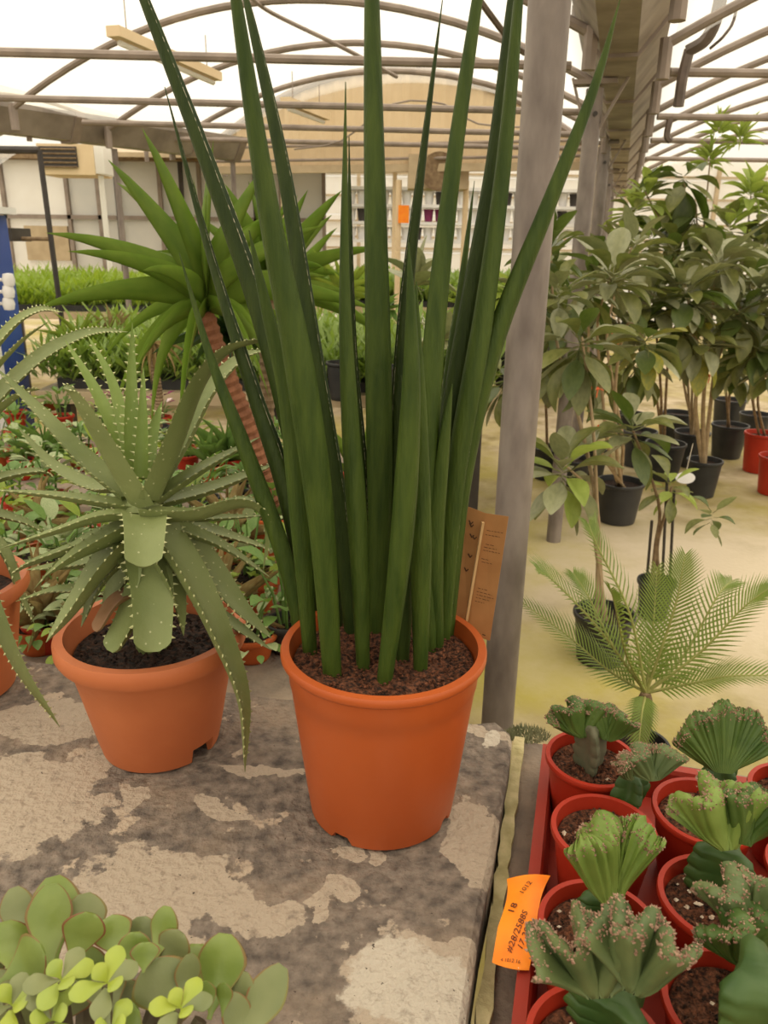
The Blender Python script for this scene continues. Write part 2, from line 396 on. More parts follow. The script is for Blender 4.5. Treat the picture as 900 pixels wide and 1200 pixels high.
def crumbs(parent, c, r, n_, size, mt, name, zj=0.004, rs=rnd):
    """loose lumps on a soil surface, joined into one part"""
    mb = MB()
    for i in range(n_):
        a = rs.uniform(0, 6.283); q = r * math.sqrt(rs.random()); s_ = size * rs.uniform(0.5, 1.3)
        p = Vector(c) + Vector((q * math.cos(a), q * math.sin(a), rs.uniform(0, zj)))
        vs_ = [p + Vector((rs.uniform(.6, 1.2) * s_, 0, 0)), p - Vector((rs.uniform(.6, 1.2) * s_, 0, 0)), p + Vector((0, rs.uniform(.4, 1.1) * s_, 0)),
               p - Vector((0, rs.uniform(.4, 1.1) * s_, 0)), p + Vector((0, 0, s_ * .8)), p - Vector((0, 0, s_ * .8))]
        mb.add(vs_, [(0, 2, 4), (2, 1, 4), (1, 3, 4), (3, 0, 4), (2, 0, 5), (1, 2, 5), (3, 1, 5), (0, 3, 5)])
    o = mb.build(name, mt, parent, smooth=False); o['kind'] = 'stuff'
    return o

# ================================================================== the setting
G = Vector((math.sin(R(16)), math.cos(R(16)), 0)); NR = Vector((math.cos(R(16)), -math.sin(R(16)), 0))
P1 = Vector((0.31, 1.75, 0))
def GP(s, off, z): return P1 + G * s + NR * off + Vector((0, 0, z))

def prism(mb, poly, z0, z1, bev=0.006):
    """poly counter-clockwise; softened upper edge"""
    poly = [Vector((p[0], p[1])) for p in poly]; n_ = len(poly); c = sum(poly, Vector((0, 0))) / n_
    ins = [Vector(p) + (c - Vector(p)).normalized() * bev for p in poly]
    vs_ = [(p[0], p[1], z0) for p in poly] + [(p[0], p[1], z1 - bev) for p in poly] + [(p[0], p[1], z1) for p in ins]
    fs_ = []
    for i in range(n_):
        j = (i + 1) % n_
        fs_ += [(i, j, n_ + j, n_ + i), (n_ + i, n_ + j, 2 * n_ + j, 2 * n_ + i)]
    fs_ += [tuple(range(2 * n_, 3 * n_)), tuple(range(n_ - 1, -1, -1))]
    return mb.add(vs_, fs_)

# floor: sandy concrete with yellow-green algae
fm = mat('floor_concrete', (0.34, 0.26, 0.16), 0.85, (0.52, 0.42, 0.28), scale=5.0, detail=8, bump=0.25, bscale=40)
n = fm.node_tree.nodes; l = fm.node_tree.links; b = n['Principled BSDF']
t = n.new('ShaderNodeTexCoord')
def noise_mask(nodes, links, vec, scale, lo, hi, detail=6, rough=0.6):
    z = nodes.new('ShaderNodeTexNoise'); z.inputs['Scale'].default_value = scale; z.inputs['Detail'].default_value = detail
    z.inputs['Roughness'].default_value = rough
    r_ = nodes.new('ShaderNodeMapRange'); r_.inputs[1].default_value = lo; r_.inputs[2].default_value = hi
    links.new(vec, z.inputs['Vector']); links.new(z.outputs['Fac'], r_.inputs[0]); return r_.outputs[0]
def over(nodes, links, bsdf, fac, col):
    old = bsdf.inputs['Base Color'].links[0].from_socket
    mm = nodes.new('ShaderNodeMix'); mm.data_type = 'RGBA'; mm.inputs[7].default_value = (*col, 1)
    links.new(fac, mm.inputs[0]); links.new(old, mm.inputs[6]); links.new(mm.outputs[2], bsdf.inputs['Base Color'])
def blob_mask(nodes, links, vec, blobs, nscale, namp, edge=0.06, warp=0.0):
    """1 inside a set of ragged ellipses (cx, cy, rx, ry)"""
    nz = nodes.new('ShaderNodeTexNoise'); nz.inputs['Scale'].default_value = nscale; nz.inputs['Detail'].default_value = 7
    nz.inputs['Roughness'].default_value = 0.62
    links.new(vec, nz.inputs['Vector']); prev = None
    n2 = nodes.new('ShaderNodeTexNoise'); n2.inputs['Scale'].default_value = nscale * .55; n2.inputs['Detail'].default_value = 6; links.new(vec, n2.inputs['Vector'])
    w1 = nodes.new('ShaderNodeVectorMath'); w1.operation = 'MULTIPLY_ADD'; w1.inputs[1].default_value = (warp, warp, 0)
    links.new(n2.outputs['Color'], w1.inputs[0]); w2 = nodes.new('ShaderNodeVectorMath'); w2.operation = 'SUBTRACT'; w2.inputs[1].default_value = (warp * .5, warp * .5, 0)
    links.new(vec, w2.inputs[0]); links.new(w2.outputs[0], w1.inputs[2]); vec = w1.outputs[0]
    for (cx, cy, rx, ry) in blobs:
        s1 = nodes.new('ShaderNodeVectorMath'); s1.operation = 'SUBTRACT'; s1.inputs[1].default_value = (cx, cy, 0)
        s2 = nodes.new('ShaderNodeVectorMath'); s2.operation = 'MULTIPLY'; s2.inputs[1].default_value = (1 / rx, 1 / ry, 0)
        s3 = nodes.new('ShaderNodeVectorMath'); s3.operation = 'LENGTH'
        links.new(vec, s1.inputs[0]); links.new(s1.outputs[0], s2.inputs[0]); links.new(s2.outputs[0], s3.inputs[0])
        cur = s3.outputs['Value']
        if prev is not None:
            mn = nodes.new('ShaderNodeMath'); mn.operation = 'MINIMUM'
            links.new(prev, mn.inputs[0]); links.new(cur, mn.inputs[1]); cur = mn.outputs[0]
        prev = cur
    ad = nodes.new('ShaderNodeMath'); ad.operation = 'MULTIPLY_ADD'; ad.inputs[1].default_value = namp
    links.new(nz.outputs['Fac'], ad.inputs[0]); links.new(prev, ad.inputs[2])
    mr = nodes.new('ShaderNodeMapRange'); mr.inputs[1].default_value = 1.0 + namp * 0.5 + edge; mr.inputs[2].default_value = 1.0 + namp * 0.5 - edge
    links.new(ad.outputs[0], mr.inputs[0]); return mr.outputs[0]
over(n, l, b, noise_mask(n, l, t.outputs['Object'], 1.1, 0.40, 0.62), (0.31, 0.25, 0.06))
over(n, l, b, noise_mask(n, l, t.outputs['Object'], 3.3, 0.52, 0.70), (0.20, 0.15, 0.045))
pb = [at_z(640, 780, 0), at_z(600, 640, 0), at_z(660, 655, 0)]
over(n, l, b, blob_mask(n, l, t.outputs['Object'], [(pb[0].x, pb[0].y, .5, .35), (pb[1].x, pb[1].y, .4, .5), (pb[2].x, pb[2].y, .3, .3)], 4, 1.6, 0.5), (0.42, 0.35, 0.085))
pw = at_z(870, 690, 0)
over(n, l, b, blob_mask(n, l, t.outputs['Object'], [(pw.x, pw.y, 1.0, .9)], 3, 1.5, 0.5), (0.60, 0.50, 0.36))
mb = MB(); mb.add([(-14, -4, 0), (14, -4, 0), (14, 26, 0), (-14, 26, 0)], [(0, 1, 2, 3)])
tag(mb.build('floor', fm, smooth=False), kind='structure')

# roof: polythene over arches, three bays
def bay_film(name, off0, off1, z0, rise, s0, s1):
    mb = MB(); na, ns = 20, 2
    for j in range(ns + 1):
        for i in range(na + 1):
            f = i / na; mb.v.append(GP(s0 + (s1 - s0) * j / ns, off0 + (off1 - off0) * f, z0 + rise * (1 - (2 * f - 1) ** 2)))
    for j in range(ns):
        for i in range(na):
            a = j * (na + 1) + i; mb.f.append([a, a + 1, a + na + 2, a + na + 1]); mb.m.append(0)
    return mb.build(name, M_film)
SPAN = 3.38; ZG = 2.23; RISE = 0.45; S_G = 5.0
tag(bay_film('ceiling', -SPAN, 0.0, ZG + 0.04, RISE, -3.5, S_G - 0.02), kind='structure')
tag(bay_film('ceiling', 0.30, 0.30 + SPAN, ZG + 0.04, RISE, -3.5, 9), kind='structure')
tag(bay_film('ceiling', -2 * SPAN - 0.3, -SPAN - 0.3, ZG + 0.04, RISE, -3.5, 6.5), kind='structure')

# gutters
def gutter(name, off, label, s0, s1, step, zb, width=0.36, GP=GP):
    t = thing(name, label, 'gutter', GP(s0, off, zb))
    s = s0; k = 0
    while s < s1 - 0.01:
        e = min(s + step, s1); mb = MB(); hw = width / 2
        pr = [(-hw, .17), (-hw, .14), (-hw * .38, .0), (hw * .38, .0), (hw, .14), (hw, .17), (hw - .02, .17), (hw - .02, .145), (hw * .36, .015), (-hw * .36, .015), (-hw + .02, .145), (-hw + .02, .17)]
        vs_ = []
        for q in (s, e - 0.006):
            vs_ += [GP(q, off + a, zb + z) for a, z in pr]
        m_ = len(pr); fs_ = [(i, (i + 1) % m_, m_ + (i + 1) % m_, m_ + i) for i in range(m_)] + [tuple(range(m_)), tuple(range(2 * m_ - 1, m_ - 1, -1))]
        mb.add(vs_, fs_); mb.build('gutter_section', M_galvd, t, smooth=False)
        # joint collar
        mb = MB(); vs_ = []
        pr2 = [(-hw - .012, .17), (-hw - .012, .135), (-hw * .40, -.014), (hw * .40, -.014), (hw + .012, .135), (hw + .012, .17)]
        for q in (e - 0.035, e + 0.03): vs_ += [GP(q, off + a, zb + z) for a, z in pr2]
        m_ = len(pr2); mb.add(vs_, [(i, i + 1, m_ + i + 1, m_ + i) for i in range(m_ - 1)] + [tuple(range(m_)), tuple(range(2 * m_ - 1, m_ - 1, -1))])
        mb.build('joint_collar', M_pipe, t, smooth=False)
        s = e; k += 1
    return t
gutter('rain_gutter', 0.10, 'long grey metal rain gutter carried on the row of round posts', -3.5, 11.0, 1.05, 2.20)
gA = at_z(0, 156, 2.14); gB = at_z(262, 187, 2.14); gd = (gB - gA).normalized(); gn = Vector((gd.y, -gd.x, 0))
def GL(s, off, z): return Vector((gA.x, gA.y, 0)) + gd * s + gn * off + Vector((0, 0, z))
gutter('rain_gutter', 0.0, 'grey metal rain gutter in front of the white panelled wall', -1.6, (gB - gA).length + .1, 1.05, 2.14, 0.30, GL)

# posts
def post(s, label, r=0.042, off=0.0, top=2.185, group=None, bracket=True, GP=GP):
    p = GP(s, off, 0)
    t = thing('greenhouse_post', label, 'post', p, group)
    mb = MB(); mb.lathe([(0.001, 0), (r, 0), (r, top - .03), (r, top - .025), (0.001, top - .025)], p, 28); mb.build('pole', M_galv, t)
    if bracket:
        mb = MB(); mb.beam(GP(s - .04, off, top), GP(s + .04, off, top), 0.19, 0.02)
        mb.beam(GP(s, off - .03, top - .19), GP(s, off - .10, top + .02), .03, .012)
        mb.beam(GP(s, off + .03, top - .19), GP(s, off + .14, top + .02), .03, .012)
        mb.build('bracket', M_pipe, t, smooth=False)
        mb = MB(); q = GP(s, off, top - .13) + Vector((0, -r, 0)); mb.tube([q, q + Vector((0, -.012, 0))], .011, 8); mb.build('bolt', M_dark, t)
    return t
post(0.0, 'thick round grey metal post standing behind the potted snake plant')
post(2.19, 'pale square-topped grey post standing on the algae-stained floor under the gutter', r=.038)
for k in range(2, 5):
    post(2.19 * k, 'grey post in the far row under the gutter', r=.042, group='far posts under the gutter')
for s, lb in ((0.85, 'thin pale post under the wall-side gutter beside the vent box'), (2.0, 'thin pale post under the wall-side gutter behind the yucca')):
    post(s, lb, r=.022, off=0, top=2.15, bracket=False, GP=GL)

# arches
def arch(s, off0, off1, label, group, r=0.019):
    pts = []
    for i in range(25):
        f = i / 24; pts.append(GP(s, off0 + (off1 - off0) * f, ZG + RISE * (1 - (2 * f - 1) ** 2)))
    t = thing('roof_arch', label, 'arch', GP(s, off0, ZG), group)
    mb = MB(); mb.tube(pts, r, 8); mb.build('tube', M_pipe, t)
    for q in (pts[0], pts[-1]):
        mb = MB(); mb.tube([q - Vector((0, 0, .12)), q + Vector((0, 0, .02))], r * 1.35, 8); mb.build('foot_clamp', M_pipe, t)
    return t
for s in (-0.5, 0.52, 1.52, 2.52, 3.45, 4.3):
    arch(s, -SPAN, 0.0, 'curved metal roof tube over the aisle of the snake plant', 'roof arches of the near bay')
for s in (0.9, 1.75, 2.6, 3.45, 4.3, 5.3, 6.4, 7.6):
    arch(s, 0.27, 0.27 + SPAN, 'curved metal roof tube over the leafy trees', 'roof arches of the tree bay')
for s in (3.0, 4.4, 5.8):
    arch(s, -2 * SPAN - .3, -SPAN - .3, 'curved metal roof tube beyond the left gutter', 'roof arches of the far bay', r=.014)

# straight crossbars
def bar(a, b, r, label, group):
    mb = MB(); mb.tube([a, b], r, 8)
    o = mb.build('crossbar', M_pipe, loc=(Vector(a) + Vector(b)) / 2); tag(o, label, 'bar', group); return o
for y, z in ((3.6, 2.195), (4.75, 2.195), (5.7, 2.2), (6.5, 2.2)):
    xl = P1.x + (y - 1.75) * 0.2867 - SPAN * 1.04 + .02; xr = P1.x + (y - 1.75) * 0.2867 - .10
    bar((xl, y + .0, z + .035), (xr, y - .02, z), .018, 'straight horizontal tube under the roof of the snake plant aisle', 'crossbars of the near bay')
for y in (3.75, 4.95, 6.0, 7.2):
    xr = P1.x + (y - 1.75) * 0.2867 + .32
    bar((xr, y, 2.21), (xr + 3.4, y, 2.21), .018, 'straight horizontal tube above the leafy trees', 'crossbars of the tree bay')

# brace wires and cables under the roof
M_hose = mat('hose', (0.10, 0.075, 0.06), 0.6, (0.16, 0.12, 0.10), scale=14)
def cable(pts, r, label, name='cable', m_=None, cat='cable'):
    mb = MB(); mb.tube(smooth_path(pts, 16), r, 6)
    return tag(mb.build(name, m_ or M_hose, loc=pts[0]), label, cat)
cable([at_z(290, -6, 2.62), at_z(320, 16, 2.66), at_z(400, 55, 2.5), at_z(465, 90, 2.45)], .011, 'thin diagonal brace rod crossing under the roof film', 'brace_rod', M_pipe, 'rod')
cable([at_y(562, 0, 3.2), at_y(575, 18, 3.25), at_y(600, 50, 3.4), at_y(615, 62, 3.5)], .012, 'short dark hose hanging near the thick post')
cable([at_y(856, -70, 3.55), at_y(842, 10, 3.6), at_y(828, 45, 3.65), at_y(806, 60, 3.7)], .026, 'thick dark hose looping down beside the gutter')
cable([at_y(808, 58, 3.7), at_y(800, 90, 3.7), at_y(795, 125, 3.7)], .022, 'dark strap hanging down from the crossbar beside the gutter')
cable([at_y(870, -60, 3.6), at_y(862, 15, 3.6), at_y(850, 40, 3.6), at_y(832, 57, 3.65)], .006, 'thin black wire drooping beside the thick hose')
p_ = at_y(787, 130, 4.95); p_.z = 2.215
cable([p_, p_ - Vector((.01, 0, .1)), at_y(786, 166, 4.95)], .018, 'short dark strap hanging from a far crossbar above the trees')
cable([at_y(345, 175, 6.3), at_y(400, 165, 6.2), at_y(460, 122, 6.1), at_y(520, 122, 6.1), at_y(560, 145, 6.1), at_y(640, 150, 6.0)], .006, 'thin slack wire in front of the cream gable', m_=M_pipe)

# hanging strip lights
def strip_light(a, b, label):
    t = thing('strip_light', label, 'lamp', (a + b) / 2)
    mb = MB(); mb.beam(a, b, .07, .045); mb.build('housing', M_cream, t, smooth=False)
    d = (b - a).normalized(); mb = MB(); mb.tube([a + d * .05 - Vector((0, 0, .04)), b - d * .05 - Vector((0, 0, .04))], .014, 8); mb.build('tube', M_white, t)
    for q in (a + d * .12, b - d * .12):
        mb = MB(); mb.tube([q + Vector((0, 0, .02)), q + Vector((0, 0, .19))], .003, 5); mb.build('hanger', M_pipe, t)
strip_light(at_z(132, 36, 2.42), at_z(254, 90, 2.42), 'cream strip light hanging under the roof nearest the arch feet')
strip_light(at_z(334, 118, 2.36), at_z(382, 137, 2.36), 'small cream strip light hanging in front of the cream gable')

# far gable: cream corrugated sheets under a curved verge
t = thing('wall_gable', None, None, GP(S_G, -SPAN / 2, 2.0)); t['kind'] = 'structure'
npan = 22; gw = SPAN - 0.04
for i in range(npan):
    o0 = -SPAN - .1 + gw * i / npan; o1 = -SPAN - .1 + gw * (i + 1) / npan
    mb = MB(); vs_ = []; sub = 5
    for q in range(sub + 1):
        f = (i + q / sub) / npan; o = o0 + (o1 - o0) * q / sub
        top = ZG - .02 + 0.60 * (1 - (2 * f - 1) ** 2)
        dep = .012 * (1 if q in (1, 2) else 0)
        vs_ += [GP(S_G + .02 - dep, o, 2.11), GP(S_G + .02 - dep, o, max(top, 2.14))]
    mb.add(vs_, [(2 * q, 2 * q + 2, 2 * q + 3, 2 * q + 1) for q in range(sub)])
    mb.build('panel', M_cream, t, smooth=False)
mb = MB(); mb.tube([GP(S_G, -SPAN - .1 + gw * i / 24, ZG + .60 * (1 - (2 * i / 24 - 1) ** 2)) for i in range(25)], .028, 8); mb.build('verge', M_pipe, t)
mb = MB(); mb.beam(GP(S_G - .02, -SPAN - .1, 2.09), GP(S_G - .02, -.14, 2.09), .05, .06); mb.build('lintel', M_creamd, t, smooth=False)
for z in (2.16, 2.27):
    mb = MB(); mb.tube([GP(S_G - .05, -SPAN, z), GP(S_G - .05, -.12, z)], .012, 6); mb.build('rail', M_pipe, t)

# far left wall: pale panels in a light frame
YW = 10.5
t = thing('wall_left', None, None, (-4, YW, 0)); t['kind'] = 'structure'
xs = [at_y(p, 240, YW).x for p in (-150, -60, 8, 82, 118, 140, 190, 215, 236, 300, 330, 380)]
for i in range(len(xs) - 1):
    for (z0, z1) in ((0.6, 1.75), (1.77, 2.42)):
        mb = MB(); mb.box(((xs[i] + xs[i + 1]) / 2, YW, (z0 + z1) / 2), (xs[i + 1] - xs[i] - .02, .04, z1 - z0))
        mb.build('panel', M_white if i < 3 else M_greypan, t, smooth=False)
for i, x in enumerate(xs):
    mb = MB(); mb.box((x, YW - .05, 1.35), (.045, .06, 2.3)); mb.build('mullion', M_dark if i in (5, 7, 9) else M_pipe, t, smooth=False)
mb = MB(); mb.box(((xs[0] + xs[-1]) / 2, YW - .05, 1.76), (xs[-1] - xs[0], .06, .05)); mb.build('rail', M_pipe, t, smooth=False)
mb = MB(); mb.box(((xs[0] + xs[-1]) / 2, YW - .1, 2.47), (xs[-1] - xs[0], .3, .10)); mb.build('eaves', M_bark, t, smooth=False)
mb = MB(); mb.box(((at_y(30, 250, YW).x + at_y(78, 250, YW).x) / 2, YW - .05, at_y(50, 285, YW).z), (.55, .06, .42)); mb.build('hatch', M_creamd, t, smooth=False)

# rooflet behind the left gutter
mb = MB(); a = at_y(110, 190, 9.6); bq = at_y(330, 205, 9.6)
prf = [(bq.x + 1.6, 9.4, 2.42), (a.x, 9.4, 2.42), (a.x, 11.2, 2.78), (bq.x + 1.6, 11.2, 2.78)]
mb.add([Vector(q) for q in prf] + [Vector(q) - Vector((0, 0, .05)) for q in prf], [(3, 2, 1, 0), (4, 5, 6, 7), (0, 1, 5, 4), (1, 2, 6, 5), (2, 3, 7, 6), (3, 0, 4, 7)])
tag(mb.build('trim_1', M_creamd, smooth=False), kind='structure')

# vent unit with dark louvres
a = at_y(42, 168, 8.5); b2 = at_y(112, 205, 8.5)
t = thing('vent_unit', 'cream vent box with dark louvred opening below the gutter', 'vent', ((a.x + b2.x) / 2, 8.5, b2.z))
W_ = b2.x - a.x; H_ = a.z - b2.z
mb = MB(); mb.box(((a.x + b2.x) / 2, 8.75, (a.z + b2.z) / 2), (W_, .5, H_)); mb.build('housing', M_cream, t, smooth=False)
mb = MB(); mb.box((a.x + W_ * .38, 8.49, (a.z + b2.z) / 2 + .02), (W_ * .66, .02, H_ * .68)); mb.build('opening', M_dark, t, smooth=False)
for k in range(5):
    mb = MB(); mb.box((a.x + W_ * .38, 8.475, b2.z + H_ * (.24 + .145 * k)), (W_ * .64, .02, H_ * .035), M=Matrix.Rotation(R(25), 3, 'X')); mb.build('louvre', M_bark, t, smooth=False)
mb = MB(); mb.box((a.x + W_ * 1.09, 8.7, (a.z + b2.z) / 2), (W_ * .16, .4, H_ * .9)); mb.build('side_duct', M_white, t, smooth=False)
mb = MB(); p_ = at_y(115, 215, 8.5); mb.tube([(p_.x, 8.6, b2.z), (p_.x, 8.6, 0)], .03, 8); mb.build('support_pole', M_white, t)

# far back wall of the sales hall: white boards with rails
YB = 14.0
t = thing('wall_back', None, None, (2, YB, 0)); t['kind'] = 'structure'
for i in range(9):
    z = .3 + .30 * i
    mb = MB(); mb.box((4.0, YB, z), (13.0, .05, .285)); mb.build('board', M_white, t, smooth=False)
for z in (1.0, 1.42, 1.6, 1.85, 2.25, 2.6):
    mb = MB(); mb.box((4.0, YB - .06, z), (13.0, .05, .03)); mb.build('rail', M_creamd, t, smooth=False)
for x in (-2, -.5, 1, 2.5, 4, 5.5, 7, 8.5):
    mb = MB(); mb.box((x, YB - .06, 1.4), (.06, .06, 2.7)); mb.build('stud', M_creamd, t, smooth=False)

# ------------------------------------------------------------------ concrete benches
ZT = 0.81
brt = at_z(600, 868, ZT); frt = at_z(545, 1200, ZT); blf = at_z(20, 772, ZT); brk = at_z(560, 848, ZT)
dirE = (frt - brt).normalized(); dirB = (blf - brk).normalized()
F_r = brt + dirE * 1.1; B_l = brk + dirB * 1.6
corner = [brt, brt.lerp(at_z(597, 853, ZT), .8), at_z(585, 846, ZT), brk]
poly = [F_r] + corner + [B_l, B_l + dirE * 1.4]
# ragged back and right edges
def rag(a, b, n_, amp):
    d = (b - a); nn = Vector((-d.y, d.x, 0)).normalized()
    return [a + d * (i / n_) + nn * rnd.uniform(-amp, amp) for i in range(1, n_)]
poly = [F_r] + rag(F_r, brt, 14, .0022) + corner + rag(brk, B_l, 20, .004) + [B_l, B_l + dirE * 1.4]
cm = mat('bench_concrete', (0.075, 0.060, 0.050), 0.9, (0.27, 0.215, 0.17), scale=55, detail=11, lo=.30, hi=.72, bump=0.9, bscale=90)
n = cm.node_tree.nodes; l = cm.node_tree.links; b = n['Principled BSDF']; t = n.new('ShaderNodeTexCoord')
LOCB = Vector((poly[0].x, poly[0].y, ZT))
def bl(px, py, rx, ry):
    p = at_z(px, py, ZT) - LOCB
    return (p.x, p.y, rx, ry)
over(n, l, b, noise_mask(n, l, t.outputs['Object'], 6.0, .50, .72, 8), (0.30, 0.225, 0.16))
over(n, l, b, noise_mask(n, l, t.outputs['Object'], 15.0, .62, .645, 9, .55), (0.43, 0.34, 0.25))
over(n, l, b, blob_mask(n, l, t.outputs['Object'], [bl(190, 1045, .10, .075), bl(130, 1100, .10, .06), bl(20, 940, .11, .10), bl(490, 1150, .075, .060), bl(560, 985, .035, .075), bl(90, 840, .2, .05),
     bl(110, 900, .035, .02), bl(385, 1055, .03, .018), bl(580, 860, .04, .02), bl(260, 940, .05, .015), bl(310, 905, .06, .012), bl(440, 1008, .014, .02), bl(400, 1000, .02, .014), bl(150, 935, .018, .03), bl(300, 1070, .05, .03)], 24, 1.15, .028, .14), (0.40, 0.325, 0.245))
over(n, l, b, blob_mask(n, l, t.outputs['Object'], [bl(490, 1155, .06, .05), bl(575, 870, .02, .02)], 22, 1.1, .05, .12), (0.50, 0.44, 0.355))
over(n, l, b, noise_mask(n, l, t.outputs['Object'], 42.0, .55, .76, 10, .7), (0.17, 0.13, 0.10))
over(n, l, b, noise_mask(n, l, t.outputs['Object'], 120.0, .68, .72, 3), (0.05, 0.035, 0.025))
bench = thing('concrete_bench', 'weathered concrete bench with flaking plaster under the potted snake plant', 'bench', LOCB)
mb = MB(); prism(mb, poly, ZT - .09, ZT, .007); mb.build('slab', cm, bench, smooth=False)
for f in (0.12, .62):
    c0 = brt.lerp(B_l, f) + dirE * .45 + Vector((-.1, 0, 0))
    mb = MB(); mb.box((c0.x, c0.y, (ZT - .09) / 2), (.2, .8, ZT - .09), rz=R(-14)); mb.build('leg', cm, bench, smooth=False)

ZS = 0.765
cm2 = mat('bench_concrete_brown', (0.16, 0.125, 0.10), 0.92, (0.33, 0.25, 0.18), scale=12, detail=9, lo=.35, hi=.7, bump=.6, bscale=60)
nb2 = at_z(606, 866, ZS); nf2 = at_z(561, 1200, ZS); rb2 = at_z(668, 848, ZS)
d2 = (nf2 - nb2).normalized(); r2 = Vector((-d2.y, d2.x, 0)); r2 = r2 if r2.x > 0 else -r2
bench2 = thing('concrete_bench', 'lower brown concrete bench carrying the red tray of crested cacti', 'bench', (nb2 + r2 * .5))
pl = [nb2 + d2 * 1.0, nb2 + d2 * 1.0 + r2 * 1.2, nb2 + r2 * 1.2 , nb2]
mb = MB(); prism(mb, pl, ZS - .10, ZS, .006); mb.build('slab', cm2, bench2, smooth=False)
for f in (.1, .95):
    c0 = nb2 + r2 * (1.2 * f) + d2 * .5
    mb = MB(); mb.box((c0.x, c0.y, (ZS - .1) / 2), (.12, .8, ZS - .1), rz=math.atan2(d2.y, d2.x) + R(90)); mb.build('leg', cm2, bench2, smooth=False)
# mossy ragged lip between the benches
mb = MB(); pts = []
for i in range(40):
    f = i / 39; p = nb2 + d2 * (f * .75 + .012) + r2 * 0.004
    wv = .0075 + .0008 * math.sin(i * 1.7) + rnd.uniform(-.0016, .0016)
    pts.append((p - r2 * wv, p + r2 * wv, ZS + .012 + rnd.uniform(-.003, .003)))
vs_ = []; fs_ = []
for (a, c, z) in pts:
    vs_ += [Vector((a.x, a.y, ZS - .03)), Vector((a.x, a.y, z)), Vector((c.x, c.y, z)), Vector((c.x, c.y, ZS - .004))]
for i in range(39):
    for j in range(3): fs_.append((i * 4 + j, i * 4 + j + 1, i * 4 + j + 5, i * 4 + j + 4))
fs_ += [(0, 1, 2, 3), (159, 158, 157, 156)]
mb.add(vs_, fs_); mb.build('mossy_lip', M_moss, bench2, smooth=False)
mb = MB(); c0 = at_z(618, 862, ZS)
for i in range(500):
    a = rnd.uniform(0, 6.28); q = math.sqrt(rnd.random())
    p = c0 + Vector((math.cos(a) * q * .035, math.sin(a) * q * .022, 0)); h = rnd.uniform(.003, .012); dx = rnd.uniform(-.004, .004); dy = rnd.uniform(-.004, .004)
    mb.add([p + Vector((-.0012, 0, 0)), p + Vector((.0012, 0, 0)), p + Vector((dx, dy, h))], [(0, 1, 2)])
o = mb.build('moss_tuft', M_moss2, bench2, smooth=False); o['kind'] = 'stuff'

# ================================================================== potted snake plant (cylindrical leaves)
pc = at_z(447, 938, ZT)
snake = thing('potted_snake_plant', 'tall spiky snake plant with round dark green leaves in orange pot', 'potted plant', pc)
PH = 0.232; notches = [(R(-122), .11, .013), (R(-30), .11, .013), (R(60), .09, .012), (R(150), .09, .012)]
po = pot(snake, pc, 0.1185, 0.092, PH, M_terra, lip=.006, lip_h=.0115, seg=96, notch=notches, soil=M_soil, soil_d=.018, band=PH - .042)
po['label'] = 'orange terracotta-coloured plastic pot'
ZSOIL = ZT + PH - .018
crumbs(snake, (pc.x, pc.y, ZSOIL), .103, 1500, .0022, M_soil, 'bark_chips')

def snake_cross(gr):
    pts = []
    a0 = 52
    for k in range(15):
        a = R(a0 - (360 - 2 * (90 - a0)) * k / 14)
        pts.append((math.cos(a), math.sin(a)))
    # left margin -> channel -> right margin
    pts += [(-.52, .80), (-.28, .80 - gr * .7), (0, .80 - gr), (.28, .80 - gr * .7), (.52, .80)]
    return pts
def snake_mat(j):
    if j in (14, 19): return 1
    if 15 <= j <= 18: return 2
    return 0
SL = [  # waypoints base -> tip (pixels), tip y offset, radius, groove turn (deg)
    ([(352, 742), (332, 650), (285, 520), (247, 420), (210, 296)], .04, .0105, 62),
    ([(366, 735), (335, 575), (298, 460), (250, 310), (193, 102)], .10, .0115, -100),
    ([(380, 728), (345, 520), (310, 380), (245, 195), (165, -12), (150, -55)], .06, .0135, -104),
    ([(364, 768), (352, 600), (338, 470), (310, 350), (292, 270)], -.02, .0125, -74),
    ([(390, 793), (376, 600), (350, 420), (318, 260), (283, 40), (262, -110)], -.04, .0155, -72),
    ([(412, 745), (398, 600), (372, 440), (335, 210), (296, 30), (280, -30)], .05, .0120, -96),
    ([(395, 735), (385, 640), (352, 450), (330, 330)], .05, .0120, 86),
    ([(426, 786), (421, 640), (410, 480), (404, 330), (405, 96)], .00, .0112, -74),
    ([(428, 742), (422, 560), (412, 400), (409, 160)], .04, .0108, -100),
    ([(441, 745), (445, 600), (443, 400), (438, 150), (435, -60), (433, -120)], .03, .0150, 60),
    ([(450, 803), (470, 640), (481, 480), (482, 380), (479, 284)], -.02, .0120, -66),
    ([(465, 740), (465, 560), (473, 380), (492, 210), (519, -4)], .04, .0105, 100),
    ([(472, 778), (474, 690), (478, 560), (470, 440)], .0, .0105, -80),
    ([(493, 789), (494, 640), (494, 500), (488, 330)], -.01, .0115, -78),
    ([(503, 765), (500, 560), (508, 400), (530, 200), (562, -20), (568, -60)], .03, .0125, 74),
    ([(506, 735), (522, 480), (541, 330), (556, 212)], .06, .0080, 88),
    ([(510, 745), (515, 580), (545, 390), (577, 200), (600, 0), (606, -50)], .06, .0140, 76),
    ([(520, 752), (535, 560), (566, 380), (590, 200), (608, 0), (612, -60)], .02, .0125, -92),
    ([(523, 745), (541, 560), (575, 410), (640, 245), (695, 105), (727, -2)], .00, .0130, 76),
    ([(512, 762), (508, 650), (520, 520), (530, 450)], -.01, .0115, 78),
]
